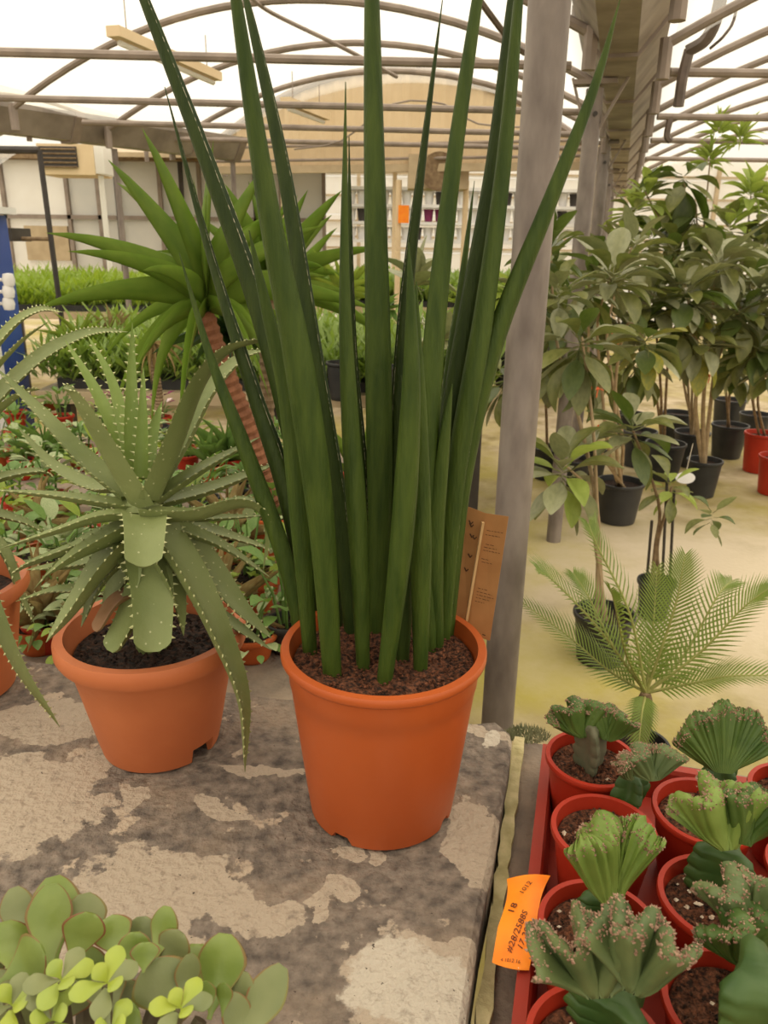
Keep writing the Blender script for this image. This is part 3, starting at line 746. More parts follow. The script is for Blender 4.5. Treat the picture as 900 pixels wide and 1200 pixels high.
for kl, (wp, dy, r, turn) in enumerate(SL):
    b0 = at_z(wp[0][0], wp[0][1], ZSOIL - .006); n_ = len(wp)
    pts = [b0] + [at_y(px, py, b0.y + dy * (i + 1) / (n_ - 1)) for i, (px, py) in enumerate(wp[1:])]
    path = smooth_path(pts, 34)
    ax = Matrix.Rotation(R(turn), 3, 'Z') @ Vector((0, 1, 0))
    fr = frames(path, lambda p, ax=ax: ax)
    wf = lambda t, r=r: 1.06 * r * min(1.0, .70 + t * 1.2) * min(1.0, max(0.02, (1 - t) * 1.55) ** .8)
    mb = MB(); sweep(mb, path, fr, snake_cross(.62), wf, snake_mat)
    mb.build('leaf', [M_sans2 if kl in (1, 2, 5, 6, 8, 11, 12, 16) else M_sans, M_sanse, M_sansd], snake, angle=50)

# care card on a stick, pushed into the soil
YC = pc.y + .075
sk0 = at_y(543, 748, YC); sk1 = at_y(566, 612, YC + .012)
card = thing('care_card', 'kraft paper care card on a wooden stick in the orange pot', 'label', (sk0.x, sk0.y, ZSOIL))
mb = MB(); dn = (sk1 - sk0).normalized()
mb.beam(sk0 - dn * .05, sk1, .0075, .003); mb.build('stick', M_wood, card, smooth=False)
cc = [at_y(541, 592, YC + .030), at_y(568, 602, YC + .016), at_y(595, 606, YC + .004), at_y(573, 752, YC - .006), at_y(547, 744, YC + .004), at_y(523, 733, YC + .012)]
nrm = (cc[2] - cc[0]).cross(cc[5] - cc[0]).normalized()
if nrm.y < 0: nrm = -nrm
cc = [p + nrm * .004 for p in cc]
vs_ = [p for p in cc] + [p + nrm * .0006 for p in cc]
mb = MB(); mb.add(vs_, [(0, 1, 4, 5), (1, 2, 3, 4), (6, 11, 10, 7), (7, 10, 9, 8), (0, 6, 7, 1), (1, 7, 8, 2), (2, 8, 9, 3), (3, 9, 10, 4), (4, 10, 11, 5), (5, 11, 6, 0)])
mb.build('card', M_kraft, card, smooth=False)
def card_pt(u, v):   # u 0..1 across, v 0..1 down
    if u < .5:
        a = cc[0].lerp(cc[1], u * 2); c = cc[5].lerp(cc[4], u * 2)
    else:
        a = cc[1].lerp(cc[2], u * 2 - 1); c = cc[4].lerp(cc[3], u * 2 - 1)
    return a.lerp(c, v) - nrm * .0006
mb = MB()
def stroke(u0, v0, u1, v1, th):
    a, c = card_pt(u0, v0), card_pt(u1, v1); d = (c - a).normalized(); s_ = d.cross(nrm).normalized() * th
    mb.add([a - s_, a + s_, c + s_, c - s_], [(0, 1, 2, 3)])
for (v, a, c) in ((.13, .58, .94), (.165, .57, .88), (.24, .60, .80), (.265, .57, .86), (.29, .57, .95), (.36, .56, .72), (.385, .57, .8), (.60, .57, .80), (.63, .56, .9), (.655, .57, .95), (.68, .56, .86), (.71, .55, .76)):
    u = a
    while u < c:
        e = u + rnd.uniform(.03, .09); stroke(u, v, min(e, c), v + .002, .00035); u = e + .022
for (u, v) in ((.18, .10), (.24, .20), (.26, .36), (.22, .48), (.20, .12), (.30, .205)):
    stroke(u, v, u + .05, v + .025, .0009); stroke(u + .05, v + .025, u + .09, v, .0007)
for k in range(7): stroke(.1 + k * .12, .965, .17 + k * .12, .967, .0007)
mb.build('printed_text', M_inkb, card, smooth=False)['kind'] = 'stuff'

# ================================================================== aloes
def aloe_cross(t):
    c = []
    for i in range(9):
        u = -1 + i / 4; c.append((u, .30 * u * u - .02))
    for i in range(1, 8):
        u = 1 - i / 4; c.append((u, .30 * u * u - .50 * (1 - u * u) * (1 - .2 * t)))
    return c
def aloe_leaf(root, pts, wd, hint, mt, blunt=False, teeth=True, nseg=26, tooth=.0066):
    path = smooth_path(pts, nseg); fr = frames_t(path, hint); wd *= 1.28
    if blunt: wf = lambda t: wd * .43 * (1.0 - .25 * t if t < .9 else .775 - .5 * ((t - .9) / .1) ** 2)
    else: wf = lambda t: wd * .5 * max(.02, min(1.0, .92 + t * .3) * (1 - t ** 1.6) ** .8)
    mb = MB(); sweep(mb, path, fr, aloe_cross, wf)
    lf = mb.build('leaf', mt, root, angle=60)
    if teeth:
        L = sum((path[i + 1] - path[i]).length for i in range(nseg - 1)); k = max(6, int(L / .0115))
        ms = MB()
        for side in (-1, 1):
            for i in range(1, k):
                f = i / k * .97; x = f * (nseg - 1); j = min(int(x), nseg - 2); q = x - j
                P = path[j].lerp(path[j + 1], q); T, S, N = fr[j]; wv = wf(f)
                e = P + S * side * wv * .985 + N * wv * .27
                h = tooth * rnd.uniform(.7, 1.2) * (1 - .35 * f)
                b1 = e - T * .0018; b2_ = e + T * .0022; tip = e + S * side * h + T * h * .35 + N * h * .2
                ms.add([b1, b2_, e + N * .0016, e - N * .0012, tip], [(0, 2, 4), (2, 1, 4), (1, 3, 4), (3, 0, 4)])
        s_ = ms.build('teeth', M_spine, lf, smooth=False); s_['kind'] = 'stuff'
    return lf

ac = at_z(190, 866, ZT)
aloe = thing('potted_aloe', 'spiny green aloe in a terracotta bowl beside the orange pot', 'potted plant', ac)
AH = .185
an = [(R(-25), .16, .03), (R(65), .16, .03), (R(155), .16, .03), (R(245), .16, .022)]
pot(aloe, ac, .118, .082, AH, M_terra2, lip=.011, lip_h=.026, seg=96, notch=[(R(-32), .22, .030), (R(90), .22, .03), (R(208), .10, .016)], soil=M_soild, soil_d=.03, band=AH - .05)
crumbs(aloe, (ac.x, ac.y, ZT + AH - .03), .10, 400, .003, M_soild, 'soil_crumbs')
y0 = ac.y
AL = [  # waypoints px, y at base / at tip relative to centre, width m, material, blunt
    ([(167, 588), (142, 548), (113, 500), (88, 462), (74, 455)], -.01, -.05, .052, 'a', 0),
    ([(175, 580), (203, 515), (233, 445), (268, 408), (322, 396)], -.01, .02, .050, 'a', 0),
    ([(180, 575), (215, 515), (246, 458), (282, 420), (312, 410)], .03, .10, .036, 'a', 0),
    ([(156, 560), (154, 500), (154, 440), (155, 378)], .02, .08, .018, 'b', 0),
    ([(165, 560), (167, 500), (168, 430)], .01, .05, .015, 'b', 0),
    ([(158, 560), (143, 522), (110, 455), (76, 398)], .03, .13, .022, 'b', 0),
    ([(158, 560), (146, 505), (130, 445), (102, 392)], .04, .13, .018, 'b', 0),
    ([(150, 580), (100, 540), (45, 482), (-6, 430)], .01, .06, .034, 'a', 0),
    ([(160, 594), (105, 586), (50, 579), (-12, 574)], -.01, .00, .026, 'a', 0),
    ([(162, 602), (115, 606), (66, 622), (0, 643)], -.03, -.08, .030, 'a', 0),
    ([(158, 612), (120, 632), (85, 652), (52, 676)], -.04, -.10, .046, 'a', 0),
    ([(130, 625), (75, 645), (35, 660), (12, 674)], -.01, -.02, .026, 'a', 0),
    ([(150, 628), (118, 662), (82, 715), (54, 753)], -.05, -.12, .054, 'a', 0),
    ([(170, 603), (170, 625), (168, 664)], -.05, -.13, .050, 'a', 1),
    ([(172, 650), (178, 700), (178, 764)], -.06, -.135, .052, 'a', 1),
    ([(188, 618), (222, 672), (256, 742), (284, 820), (287, 905)], -.05, -.135, .052, 'a', 0),
    ([(205, 620), (245, 668), (280, 712), (318, 748)], -.01, -.06, .044, 'a', 0),
    ([(185, 610), (225, 624), (265, 642), (316, 676)], -.01, -.02, .030, 'a', 0),
    ([(182, 606), (230, 617), (275, 630), (324, 646)], .02, .05, .030, 'a', 0),
    ([(180, 590), (240, 575), (290, 557), (324, 543)], .02, .08, .030, 'a', 0),
    ([(178, 588), (225, 556), (262, 535), (305, 512)], .0, .08, .030, 'a', 0),
    ([(168, 600), (225, 602), (278, 588), (306, 596), (314, 625), (308, 670)], -.04, -.04, .036, 'a', 0),
    ([(190, 606), (250, 607), (312, 604)], .01, .05, .022, 'a', 0),
    ([(150, 630), (152, 655), (160, 690)], -.04, -.10, .036, 'a', 0),
    ([(165, 690), (135, 705), (112, 740)], -.05, -.10, .030, 'dry', 1),
    ([(165, 690), (150, 728), (130, 764)], -.07, -.115, .046, 'a', 1),
    ([(230, 705), (275, 733), (318, 762)], .0, -.02, .024, 'a', 0),
    ([(120, 655), (80, 662), (30, 668)], .03, .04, .03, 'a', 0),
    ([(140, 660), (95, 688), (60, 692), (18, 705)], .02, .02, .022, 'a', 0),
    ([(196, 640), (226, 690), (250, 738)], -.05, -.09, .036, 'a', 0),
    ([(155, 640), (118, 680), (95, 735)], -.03, -.09, .034, 'a', 0),
    ([(180, 640), (205, 690), (215, 745)], -.06, -.10, .036, 'a', 0),
    ([(160, 650), (135, 690), (120, 730)], -.02, -.07, .034, 'a', 0),
    ([(140, 620), (90, 640), (40, 690)], .0, -.03, .03, 'a', 0),
    ([(150, 570), (110, 570), (62, 545), (20, 500)], .05, .14, .026, 'a', 0),
    ([(170, 560), (176, 520), (190, 470)], .03, .09, .022, 'b', 0),
]
AM = {'a': M_aloe, 'b': M_aloeb, 'dry': M_dry}
ctop = at_y(168, 470, y0)
for (wp, ya, yb, wd, mk, bl_) in AL:
    n_ = len(wp); pts = [at_y(px, py, y0 + ya + (yb - ya) * i / (n_ - 1)) for i, (px, py) in enumerate(wp)]
    aloe_leaf(aloe, pts, wd, lambda p: (Vector((ctop.x, ctop.y, ctop.z + .05)) - p), AM[mk], bl_, teeth=(mk != 'dry'))
# short stem holding the rosette
cs = at_y(168, 600, y0 - .01); mb = MB(); mb.tube([(ac.x, ac.y, ZT + AH - .04), ((ac.x + cs.x) / 2, y0, (ZT + AH + cs.z) / 2), cs, cs + Vector((0, .01, .03))], [.024, .026, .026, .012], 12); mb.build('stem', M_aloe, aloe)

# neighbour aloe at the bench's far end
a2 = at_z(-48, 806, ZT)
aloe2 = thing('potted_aloe', 'long-leaved aloe with drooping spiny leaves in terracotta pot at the bench end', 'potted plant', a2)
pot(aloe2, a2, .118, .085, .19, M_terra2, lip=.010, lip_h=.024, seg=72, soil=M_soild, soil_d=.03)
q2 = at_y(-70, 560, a2.y)
for (wp, ya, yb, wd) in [
    ([(-60, 560), (-25, 440), (12, 384), (46, 363), (74, 366)], .05, .12, .026),
    ([(-60, 560), (-20, 455), (20, 404), (58, 376)], .0, .08, .022),
    ([(-60, 560), (-15, 480), (40, 424), (85, 397), (116, 388), (150, 389)], .08, .20, .030),
    ([(-60, 570), (-20, 500), (22, 462), (48, 456)], -.02, .03, .026),
    ([(-60, 600), (-20, 690), (20, 780), (70, 852)], -.06, -.16, .030),
    ([(-60, 600), (0, 640), (25, 700), (40, 730)], .0, .0, .024),
    ([(-60, 580), (0, 560), (45, 552), (62, 560)], .03, .1, .026),
    ([(-60, 580), (-10, 600), (30, 612), (58, 628)], .03, .08, .026),
    ([(-60, 580), (-110, 480), (-150, 430)], .0, .05, .034),
    ([(-60, 580), (-130, 600), (-190, 660)], .0, -.05, .034),
    ([(-60, 580), (-80, 450), (-70, 350)], .0, .1, .028),
    ([(-60, 600), (-70, 690), (-90, 760)], -.05, -.15, .036)]:
    n_ = len(wp); pts = [at_y(px, py, a2.y + ya + (yb - ya) * i / (n_ - 1)) for i, (px, py) in enumerate(wp)]
    aloe_leaf(aloe2, pts, wd, lambda p: (Vector((q2.x, q2.y, q2.z + .25)) - p), M_aloe)
mb = MB(); mb.tube([(a2.x, a2.y, ZT + .15), (q2.x, q2.y, q2.z)], [.022, .03], 10); mb.build('stem', M_aloe, aloe2)

# ================================================================== jade plant
jr = at_t(95, 1290, .56); JC = Vector((-.205, .345, ZT))
jade = thing('potted_jade_plant', 'jade plant with thick rounded red-edged leaves in the bench foreground', 'potted plant', JC)
pot(jade, JC, .085, .066, .11, M_terra2, lip=.007, lip_h=.018, seg=56, soil=M_soild, soil_d=.015)
def jade_cross(t):
    c = []
    for i in range(7):
        u = (-1, -.90, -.4, 0, .4, .90, 1)[i]; c.append((u, .16 * (1 - u * u) + .05 * u * u))
    for i in range(1, 6):
        u = 1 - i / 3; c.append((u, -.20 * (1 - u * u) - .03))
    c += [(-1.0, -.03)]; c.insert(7, (1.0, -.03))
    return c
def jade_leaf(base, tip, wd, mt, face=None, red=True, bend=.12):
    base = Vector(base); tip = Vector(tip); d = tip - base
    mid = (base + tip) / 2; hv = face if face is not None else (CAM - mid).normalized() * .7 + Vector((rnd.uniform(-.5, .5), 0, .5))
    nn = (hv - d.normalized() * hv.dot(d.normalized())).normalized()
    path = smooth_path([base, base + d * .5 - nn * d.length * bend, tip], 16); fr = frames(path, lambda p: hv)
    def wf(t):
        return wd * .5 * max(.10, (math.sin(math.pi * min(.995, t ** 1.35 * .93 + .03)) ** .62) * (.22 + .78 * min(1, t * 1.45)))
    mb = MB(); k = len(jade_cross(0))
    sweep(mb, path, fr, jade_cross, wf, (lambda j: 1 if j in (0, 5, 6, k - 1) else 0) if red else None)
    return mb.build('leaf', [mt, M_jadee], jade, angle=70)
JL = [  # base px, tip px, depth base, depth tip, width m, material
    ((58, 1142), (60, 1036), .60, .635, .046, 'j'), ((66, 1128), (62, 1027), .625, .665, .052, 'j'),
    ((20, 1110), (16, 1040), .63, .66, .036, 'g'), ((92, 1120), (84, 1046), .64, .67, .036, 'j'),
    ((102, 1125), (98, 1047), .62, .65, .044, 'g'), ((82, 1135), (106, 1070), .59, .60, .042, 'j'),
    ((140, 1125), (126, 1075), .60, .62, .040, 'j'), ((160, 1135), (166, 1074), .61, .63, .038, 'g'),
    ((155, 1138), (158, 1092), .58, .59, .030, 'j'), ((168, 1140), (170, 1104), .57, .58, .028, 'j'),
    ((178, 1132), (196, 1062), .60, .62, .030, 'j'), ((184, 1140), (212, 1092), .60, .61, .036, 'g'),
    ((10, 1135), (4, 1080), .60, .62, .050, 'j'), ((0, 1150), (50, 1112), .58, .575, .046, 'j'),
    ((200, 1160), (212, 1118), .60, .61, .030, 'j'), ((228, 1175), (232, 1106), .60, .63, .050, 'j'),
    ((210, 1200), (176, 1128), .56, .58, .056, 'g'), ((222, 1190), (222, 1118), .57, .58, .026, 'g'),
    ((245, 1195), (264, 1094), .58, .61, .050, 'j'), ((262, 1215), (286, 1138), .58, .60, .036, 'g'),
    ((265, 1240), (332, 1132), .56, .60, .038, 'g'), ((135, 1190), (120, 1140), .57, .585, .04, 'g'),
    ((245, 1190), (240, 1150), .565, .57, .018, 'j'), ((260, 1192), (262, 1152), .565, .57, .018, 'j'),
    ((-10, 1190), (-22, 1090), .60, .62, .05, 'g'), ((25, 1195), (28, 1120), .60, .62, .042, 'j'), ((110, 1180), (95, 1110), .60, .62, .04, 'j'),
    ((150, 1215), (140, 1150), .58, .59, .046, 'g'), ((60, 1210), (90, 1150), .58, .59, .046, 'g'), ((190, 1220), (205, 1160), .57, .58, .04, 'j'), ((20, 1230), (-10, 1140), .58, .6, .05, 'g'),
    ((300, 1240), (270, 1165), .57, .58, .03, 'g'), ((120, 1230), (160, 1180), .55, .56, .04, 'j'), ((0, 1240), (30, 1175), .56, .56, .04, 'g')]
JM = {'j': M_jade, 'g': M_jadeg}
for (b_, t_, tb, tt, wd, mk) in JL:
    jade_leaf(at_t(b_[0], b_[1], tb), at_t(t_[0], t_[1], tt), wd * .84, JM[mk])
for (px, py, tt, s_) in ((72, 1148, .545, 1.0), (126, 1152, .54, 1.0), (212, 1182, .535, .9), (14, 1178, .54, .95), (60, 1196, .53, 1.0), (130, 1205, .52, .9)):
    c0 = at_t(px, py, tt); tow = (CAM - c0).normalized() * .55 + Vector((0, 0, .8)); tow.normalize()
    U = tow.orthogonal().normalized(); V = tow.cross(U); ph = rnd.uniform(0, 6)
    for k in range(6):
        a = ph + k * 1.047 + rnd.uniform(-.2, .2); inner = k % 3 == 0
        d = (U * math.cos(a) + V * math.sin(a)) * (.6 if inner else 1.0) + tow * (.55 if inner else .12)
        L = (.016 if inner else .023) * s_ * rnd.uniform(.9, 1.15)
        jade_leaf(c0, c0 + d.normalized() * L, .0155 * s_ * (1 if not inner else .85), M_jadey if (inner or k % 2) else M_jadeg, face=tow - d * .2, red=False, bend=-.06)
    mb = MB(); q = Vector((JC.x + (c0.x - JC.x) * .35, JC.y + (c0.y - JC.y) * .5, ZT + .08)); mb.tube(smooth_path([q, (q + c0) / 2 - Vector((0, 0, .012)), c0], 8), [.006] * 4 + [.004] * 4, 8); mb.build('stem', M_jstem, jade)
for (px, py, tt) in ((60, 1150, .61), (150, 1150, .605), (235, 1195, .59), (190, 1150, .60), (100, 1140, .62), (10, 1160, .6), (280, 1235, .57)):
    c0 = at_t(px, py, tt); q = Vector((JC.x + (c0.x - JC.x) * .35, JC.y + (c0.y - JC.y) * .3, ZT + .08))
    mb = MB(); mb.tube(smooth_path([q, (q + c0) / 2 + Vector((0, 0, -.01)), c0], 10), [.011 - .0006 * i for i in range(10)], 8); mb.build('stem', M_jstem, jade)

# ================================================================== red tray of crested cacti
ZTR = ZS + .001
ta = at_z(640, 884, ZS + .045); tb = at_z(607, 1200, ZS + .045)
td = (tb - ta).normalized(); tr = Vector((-td.y, td.x, 0)); tr = tr if tr.x > 0 else -tr
TL, TW = .62, .42
def TP(a, c, z): return Vector((ta.x, ta.y, 0)) + td * a + tr * c + Vector((0, 0, ZTR + z))
tray = thing('plant_tray', 'red plastic carrying tray holding the crested cactus pots', 'tray', TP(TL / 2, TW / 2, 0))
def ring(ins, z): return [TP(-.01 + ins, ins, z), TP(-.01 + ins, TW - ins, z), TP(TL - ins, TW - ins, z), TP(TL - ins, ins, z)]
mb = MB(); rows_ = [ring(.012, 0), ring(0.003, .044), ring(-.006, .045), ring(-.006, .050), ring(.007, .050), ring(.010, .045), ring(.016, .006)]
vs_ = [p for r_ in rows_ for p in r_]; fs_ = []
for i in range(len(rows_) - 1):
    for j in range(4): fs_.append((i * 4 + j, i * 4 + (j + 1) % 4, i * 4 + 4 + (j + 1) % 4, i * 4 + 4 + j))
fs_ += [(24, 25, 26, 27), (3, 2, 1, 0)]
mb.add(vs_, fs_); mb.build('tray_body', M_redtray, tray, smooth=False)


def crest(root, base, W, H, fan, waves, amp, mt, yaw, thick=.016, ribs=9, lean=0.0, ph=0.0, w0=.35, tips=240, tsize=.0024):
    """fleshy fan-shaped ruffled crest with a knobbly ridge; yaw turns the fan, lean tips it toward the camera"""
    base = Vector(base); nu, nv = 110, 14; rr = random.Random(int(W * 1e5) + int(ph * 100))
    A = Matrix.Rotation(yaw, 3, 'Z') @ Matrix.Rotation(lean, 3, 'X')
    jag = [rr.uniform(-1, 1) for _ in range(nu + 2)]
    def P(u, v, side):
        ang = u * fan; k = (u + 1) * .5 * nu; k0 = max(0, min(nu, int(k))); jg = jag[k0] + (jag[k0 + 1] - jag[k0]) * (k - k0)
        x = W * (w0 * u * (1 - v) * .6 + math.sin(ang) * v / max(.55, math.sin(min(fan, 1.57))))
        z = H * (math.cos(ang) ** .7 * v * .92 + v ** 3 * (.05 * math.cos(u * ribs * 1.3 + ph) + .035 * jg))
        y = amp * (v ** 1.3 * math.sin(u * waves * math.pi + ph) + .22 * v * v * math.sin(u * waves * 2.7 * math.pi + ph * 2))
        rb = 1 + v * (.20 * math.cos(u * ribs * math.pi * 2 + ph) + .10 * math.cos(u * ribs * 3.3 * math.pi + 1))
        cap = math.sqrt(max(0.0, 1 - max(0.0, (v - .86) / .14) ** 2)) * .75 + .25
        th = thick * (.95 - .1 * v) * rb * cap * (.35 + .65 * min(1, (1 - abs(u)) * 5)) * .5
        dydu = amp * v ** 1.3 * waves * math.pi * math.cos(u * waves * math.pi + ph); dxdu = W * fan * max(.3, v) + 1e-4
        nl = math.hypot(dydu, dxdu)
        return base + A @ Vector((x - side * th * dydu / nl, y + side * th * dxdu / nl, z))
    mb = MB(); vs_ = []; fs_ = []
    vv = [1 - (1 - j / nv) ** 1.25 for j in range(nv + 1)]
    for side in (-1, 1):
        for i in range(nu + 1):
            for j in range(nv + 1): vs_.append(P(-1 + 2 * i / nu, vv[j], side))
    K = (nu + 1) * (nv + 1)
    for i in range(nu):
        for j in range(nv):
            a = i * (nv + 1) + j
            fs_ += [(a, a + nv + 1, a + nv + 2, a + 1), (K + a, K + a + 1, K + a + nv + 2, K + a + nv + 1)]
        a = i * (nv + 1) + nv; fs_.append((a, a + nv + 1, K + a + nv + 1, K + a))
        a = i * (nv + 1); fs_.append((a, K + a, K + a + nv + 1, a + nv + 1))
    for j in range(nv):
        fs_.append((j, j + 1, K + j + 1, K + j)); a = nu * (nv + 1) + j; fs_.append((a, K + a, K + a + 1, a + 1))
    mb.add(vs_, fs_); cr = mb.build('crest', mt, root, angle=80)
    ms = MB()
    for i in range(int(tips * 2.6)):
        u = rr.uniform(-1, 1); v = 1 - abs(rr.gauss(0, .075)); v = max(.72, v); sd = rr.uniform(-1.05, 1.05) if v > .95 else rr.choice((-1.05, 1.05))
        a, c = P(u, v, -1), P(u, v, 1); p = a.lerp(c, (sd + 1) / 2)
        out = (P(u, 1.0, 0) - P(u, .9, 0)).normalized() * .8 + (c - a).normalized() * sd * .8; out.normalize()
        s_ = tsize * .72 * rr.uniform(.5, 1.35); U = out.orthogonal().normalized() * s_ * .6; V = out.cross(U)
        ms.add([p + U, p + V, p - U, p - V, p + out * s_ * rr.uniform(.6, 1.5)], [(0, 1, 4), (1, 2, 4), (2, 3, 4), (3, 0, 4)])
    o = ms.build('crest_tips', M_tip, cr, smooth=False); o['kind'] = 'stuff'
    return cr
def stock(root, base, top, r, mt, wings=4, ph=0.3):
    """angular fleshy rootstock with toothed ridges"""
    base = Vector(base); top = Vector(top); N_ = 40; path = smooth_path([base, base.lerp(top, .5) + Vector((.003, 0, 0)), top], N_); mb = MB(); vs_ = []; fs_ = []; per = 8; seg = wings * per
    teeth = max(3, (top - base).length / .016)
    for i, p in enumerate(path):
        t = i / (N_ - 1); th = .80 + .20 * abs(math.sin(t * teeth * math.pi)) ** .6
        for k in range(seg):
            a = 2 * math.pi * k / seg + ph; c_ = .5 + .5 * math.cos((k % per) / per * 2 * math.pi)
            q = r * (.50 + .80 * c_ ** 2.2 * th * (.55 + .5 * math.sin(math.pi * min(1, t * .85 + .15)))) * (1.0 if t < .93 else 1 - (t - .93) * 5)
            vs_.append(p + Vector((math.cos(a) * q, math.sin(a) * q, .10 * r * c_)))
    for i in range(N_ - 1):
        for k in range(seg):
            k2 = (k + 1) % seg; fs_.append((i * seg + k, i * seg + k2, (i + 1) * seg + k2, (i + 1) * seg + k))
    fs_.append(tuple(range((N_ - 1) * seg, N_ * seg)))
    mb.add(vs_, fs_); return mb.build('rootstock', mt, root, angle=75)
ZR = ZS + .006
def cactus(rim_px, label, spec, perl=16, r=.055, group=None):
    p = at_z(rim_px[0], rim_px[1], ZR + .098); c = Vector((p.x, p.y, ZR + .001))
    t = thing('potted_cactus', label, 'potted cactus', c, group)
    pot(t, c, r + .002, r * .78, .098, M_red, lip=.0032, lip_h=.008, seg=56, soil=M_soil, soil_d=.014)
    zs = c.z + .098 - .014
    crumbs(t, (c.x, c.y, zs), r * .85, 260, .0022, M_soil, 'soil_crumbs')
    if perl: crumbs(t, (c.x, c.y, zs + .002), r * .85, perl, .0030, M_perl, 'perlite')
    for s_ in spec: s_(t, c, zs)
    return t
def S_(px0, py0, px1, py1, r, mt, wings=4, ph=.3, dy=0):
    """rootstock between two pixels; foot on the soil"""
    def go(t, c, zs):
        b_ = at_z(px0, py0, zs - .004); tp = at_y(px1, py1, b_.y + dy); stock(t, b_, tp, r, mt, wings, ph)
    return go
def K_(px, py, W, H, fan, waves, amp, mt, yaw=0, lean=-.25, yoff=0, **kw):
    def go(t, c, zs):
        y = c.y + yoff
        crest(t, at_y(px, py, y), W, H, fan, waves, amp, mt, yaw, lean=lean, **kw)
    return go
cactus((694, 888), 'dark crested cactus with knobbly double crest in the tray corner pot by the bench gap',
       [S_(690, 902, 693, 850, .019, M_stockg, 3, .5), K_(680, 862, .040, .050, 1.25, 2.4, .016, M_cact, .3, -.3, thick=.02, ph=.6), K_(712, 866, .034, .044, 1.2, 2.0, .014, M_cact, -.5, -.3, yoff=-.005, thick=.018, ph=2)], 4)
cactus((708, 972), 'crested cactus with low brown-topped crest leaning over the edge of its red pot',
       [S_(730, 945, 742, 908, .020, M_stock, 4, .2, .01), K_(762, 912, .042, .040, 1.15, 1.6, .016, M_cactg, .2, -.35, thick=.022, yoff=.035, ph=1.2), K_(735, 912, .020, .030, 1.0, 1, .008, M_cactg, .7, -.2, yoff=.03, thick=.016)], 8)
cactus((703, 1086), 'bright yellow-green crested cactus with pleated fan in red pot beside the orange label',
       [S_(700, 1070, 712, 1046, .026, M_stock, 3, 1.2), K_(712, 1052, .048, .088, .72, 1.2, .012, M_cactl, .15, -.12, thick=.03, ribs=8, ph=.8, tips=260, tsize=.0022), K_(700, 1040, .034, .074, .6, 1.0, .01, M_cactl, .5, .05, thick=.026, ribs=6, ph=2.2, yoff=.015)], 10)
cactus((700, 1228), 'grey-green crested cactus with long snaking ruffled crest in front of the bright fan one',
       [S_(725, 1205, 718, 1160, .036, M_stock, 3, .9), K_(700, 1165, .060, .062, 1.1, 3.2, .030, M_cactg, .1, -.35, thick=.013, ph=1.9, tips=520, tsize=.0026), K_(742, 1160, .042, .062, 1.0, 2.6, .026, M_cactg, -.5, -.3, thick=.013, ph=.3, tips=360, tsize=.0026, yoff=-.012)], 4)
cactus((826, 950), 'big smooth green fan-shaped crested cactus in red pot next to the sago palm',
       [S_(838, 925, 845, 895, .022, M_stock, 4, .4, .01), K_(845, 902, .062, .088, 1.35, .9, .010, M_cact, -.1, -.2, thick=.02, ribs=10, ph=.5, yoff=.03, tips=340, tsize=.0024)], 6)
cactus((842, 1052), 'crested cactus with flat wide dark rootstock and folded green crest in pot strewn with perlite',
       [S_(843, 1045, 850, 992, .032, M_stock, 3, 1.0), K_(848, 992, .050, .070, 1.15, 2.2, .024, M_cactl, .15, -.35, thick=.02, ribs=9, ph=1.4, tips=300), K_(872, 985, .036, .060, .9, 1.5, .016, M_cact, -.4, -.2, thick=.02, ph=.2)], 46)
cactus((858, 1178), 'crested cactus with two-tier pale-tipped crest in pot of fibrous brown soil',
       [S_(888, 1150, 880, 1110, .026, M_stock, 4, .6), K_(868, 1125, .036, .050, 1.1, 1.8, .018, M_cact, .5, -.25, thick=.02, ph=.4), K_(880, 1090, .048, .052, 1.05, 2.2, .02, M_cactg, .0, -.3, thick=.02, ph=2.1, yoff=.02, tips=260)], 3)
cactus((935, 1312), 'crested cactus with broad plain green rootstock at the tray end below the two-tier one',
       [S_(915, 1290, 893, 1140, .042, M_stock, 3, 1.4)], 3)
cactus((938, 930), 'red cactus pot by the tray side next to the big fan cactus', [S_(938, 925, 940, 880, .02, M_stock)], 4)
cactus((968, 1022), 'red cactus pot by the tray side next to the dark rootstock cactus', [S_(955, 1012, 960, 965, .02, M_stock)], 4)

# orange handwritten label hanging over the tray side
lz = [at_z(594, 1030, ZS + .066), at_z(645, 1026, ZS + .070), at_z(619, 1139, ZS + .060), at_z(576, 1129, ZS + .052)]
def lab(u, v, lift=0):
    a = lz[0].lerp(lz[1], u); c = lz[3].lerp(lz[2], u); p = a.lerp(c, v)
    w_ = math.sin(math.pi * v) * .35
    mid = lz[0].lerp(lz[1], .5).lerp(lz[3].lerp(lz[2], .5), v)
    p = p + (mid - p) * (.18 * math.sin(math.pi * min(1, v * 1.6)) if v < .62 else 0)
    rnd_ = (abs(u - .5) * 2) ** 2 * .05 * (1 if v > .9 else 0) * ((v - .9) / .1)
    p = p + (a - c) * rnd_
    return p + Vector((0, 0, .004 * math.sin(math.pi * u) + .006 * math.sin(v * 4.0) + lift))
lt = thing('price_label', 'orange plastic label with handwriting hanging over the red tray edge', 'label', lz[3])
mb = MB(); nu, nv = 10, 16; vs_ = []; fs_ = []
for s_ in (0, 1):
    for j in range(nv + 1):
        for i in range(nu + 1): vs_.append(lab(i / nu, j / nv, -.0006 * s_))
K = (nu + 1) * (nv + 1)
for j in range(nv):
    for i in range(nu):
        a = j * (nu + 1) + i; fs_ += [(a, a + nu + 1, a + nu + 2, a + 1), (K + a, K + a + 1, K + a + nu + 2, K + a + nu + 1)]
mb.add(vs_, fs_); mb.build('sheet', M_tag, lt)
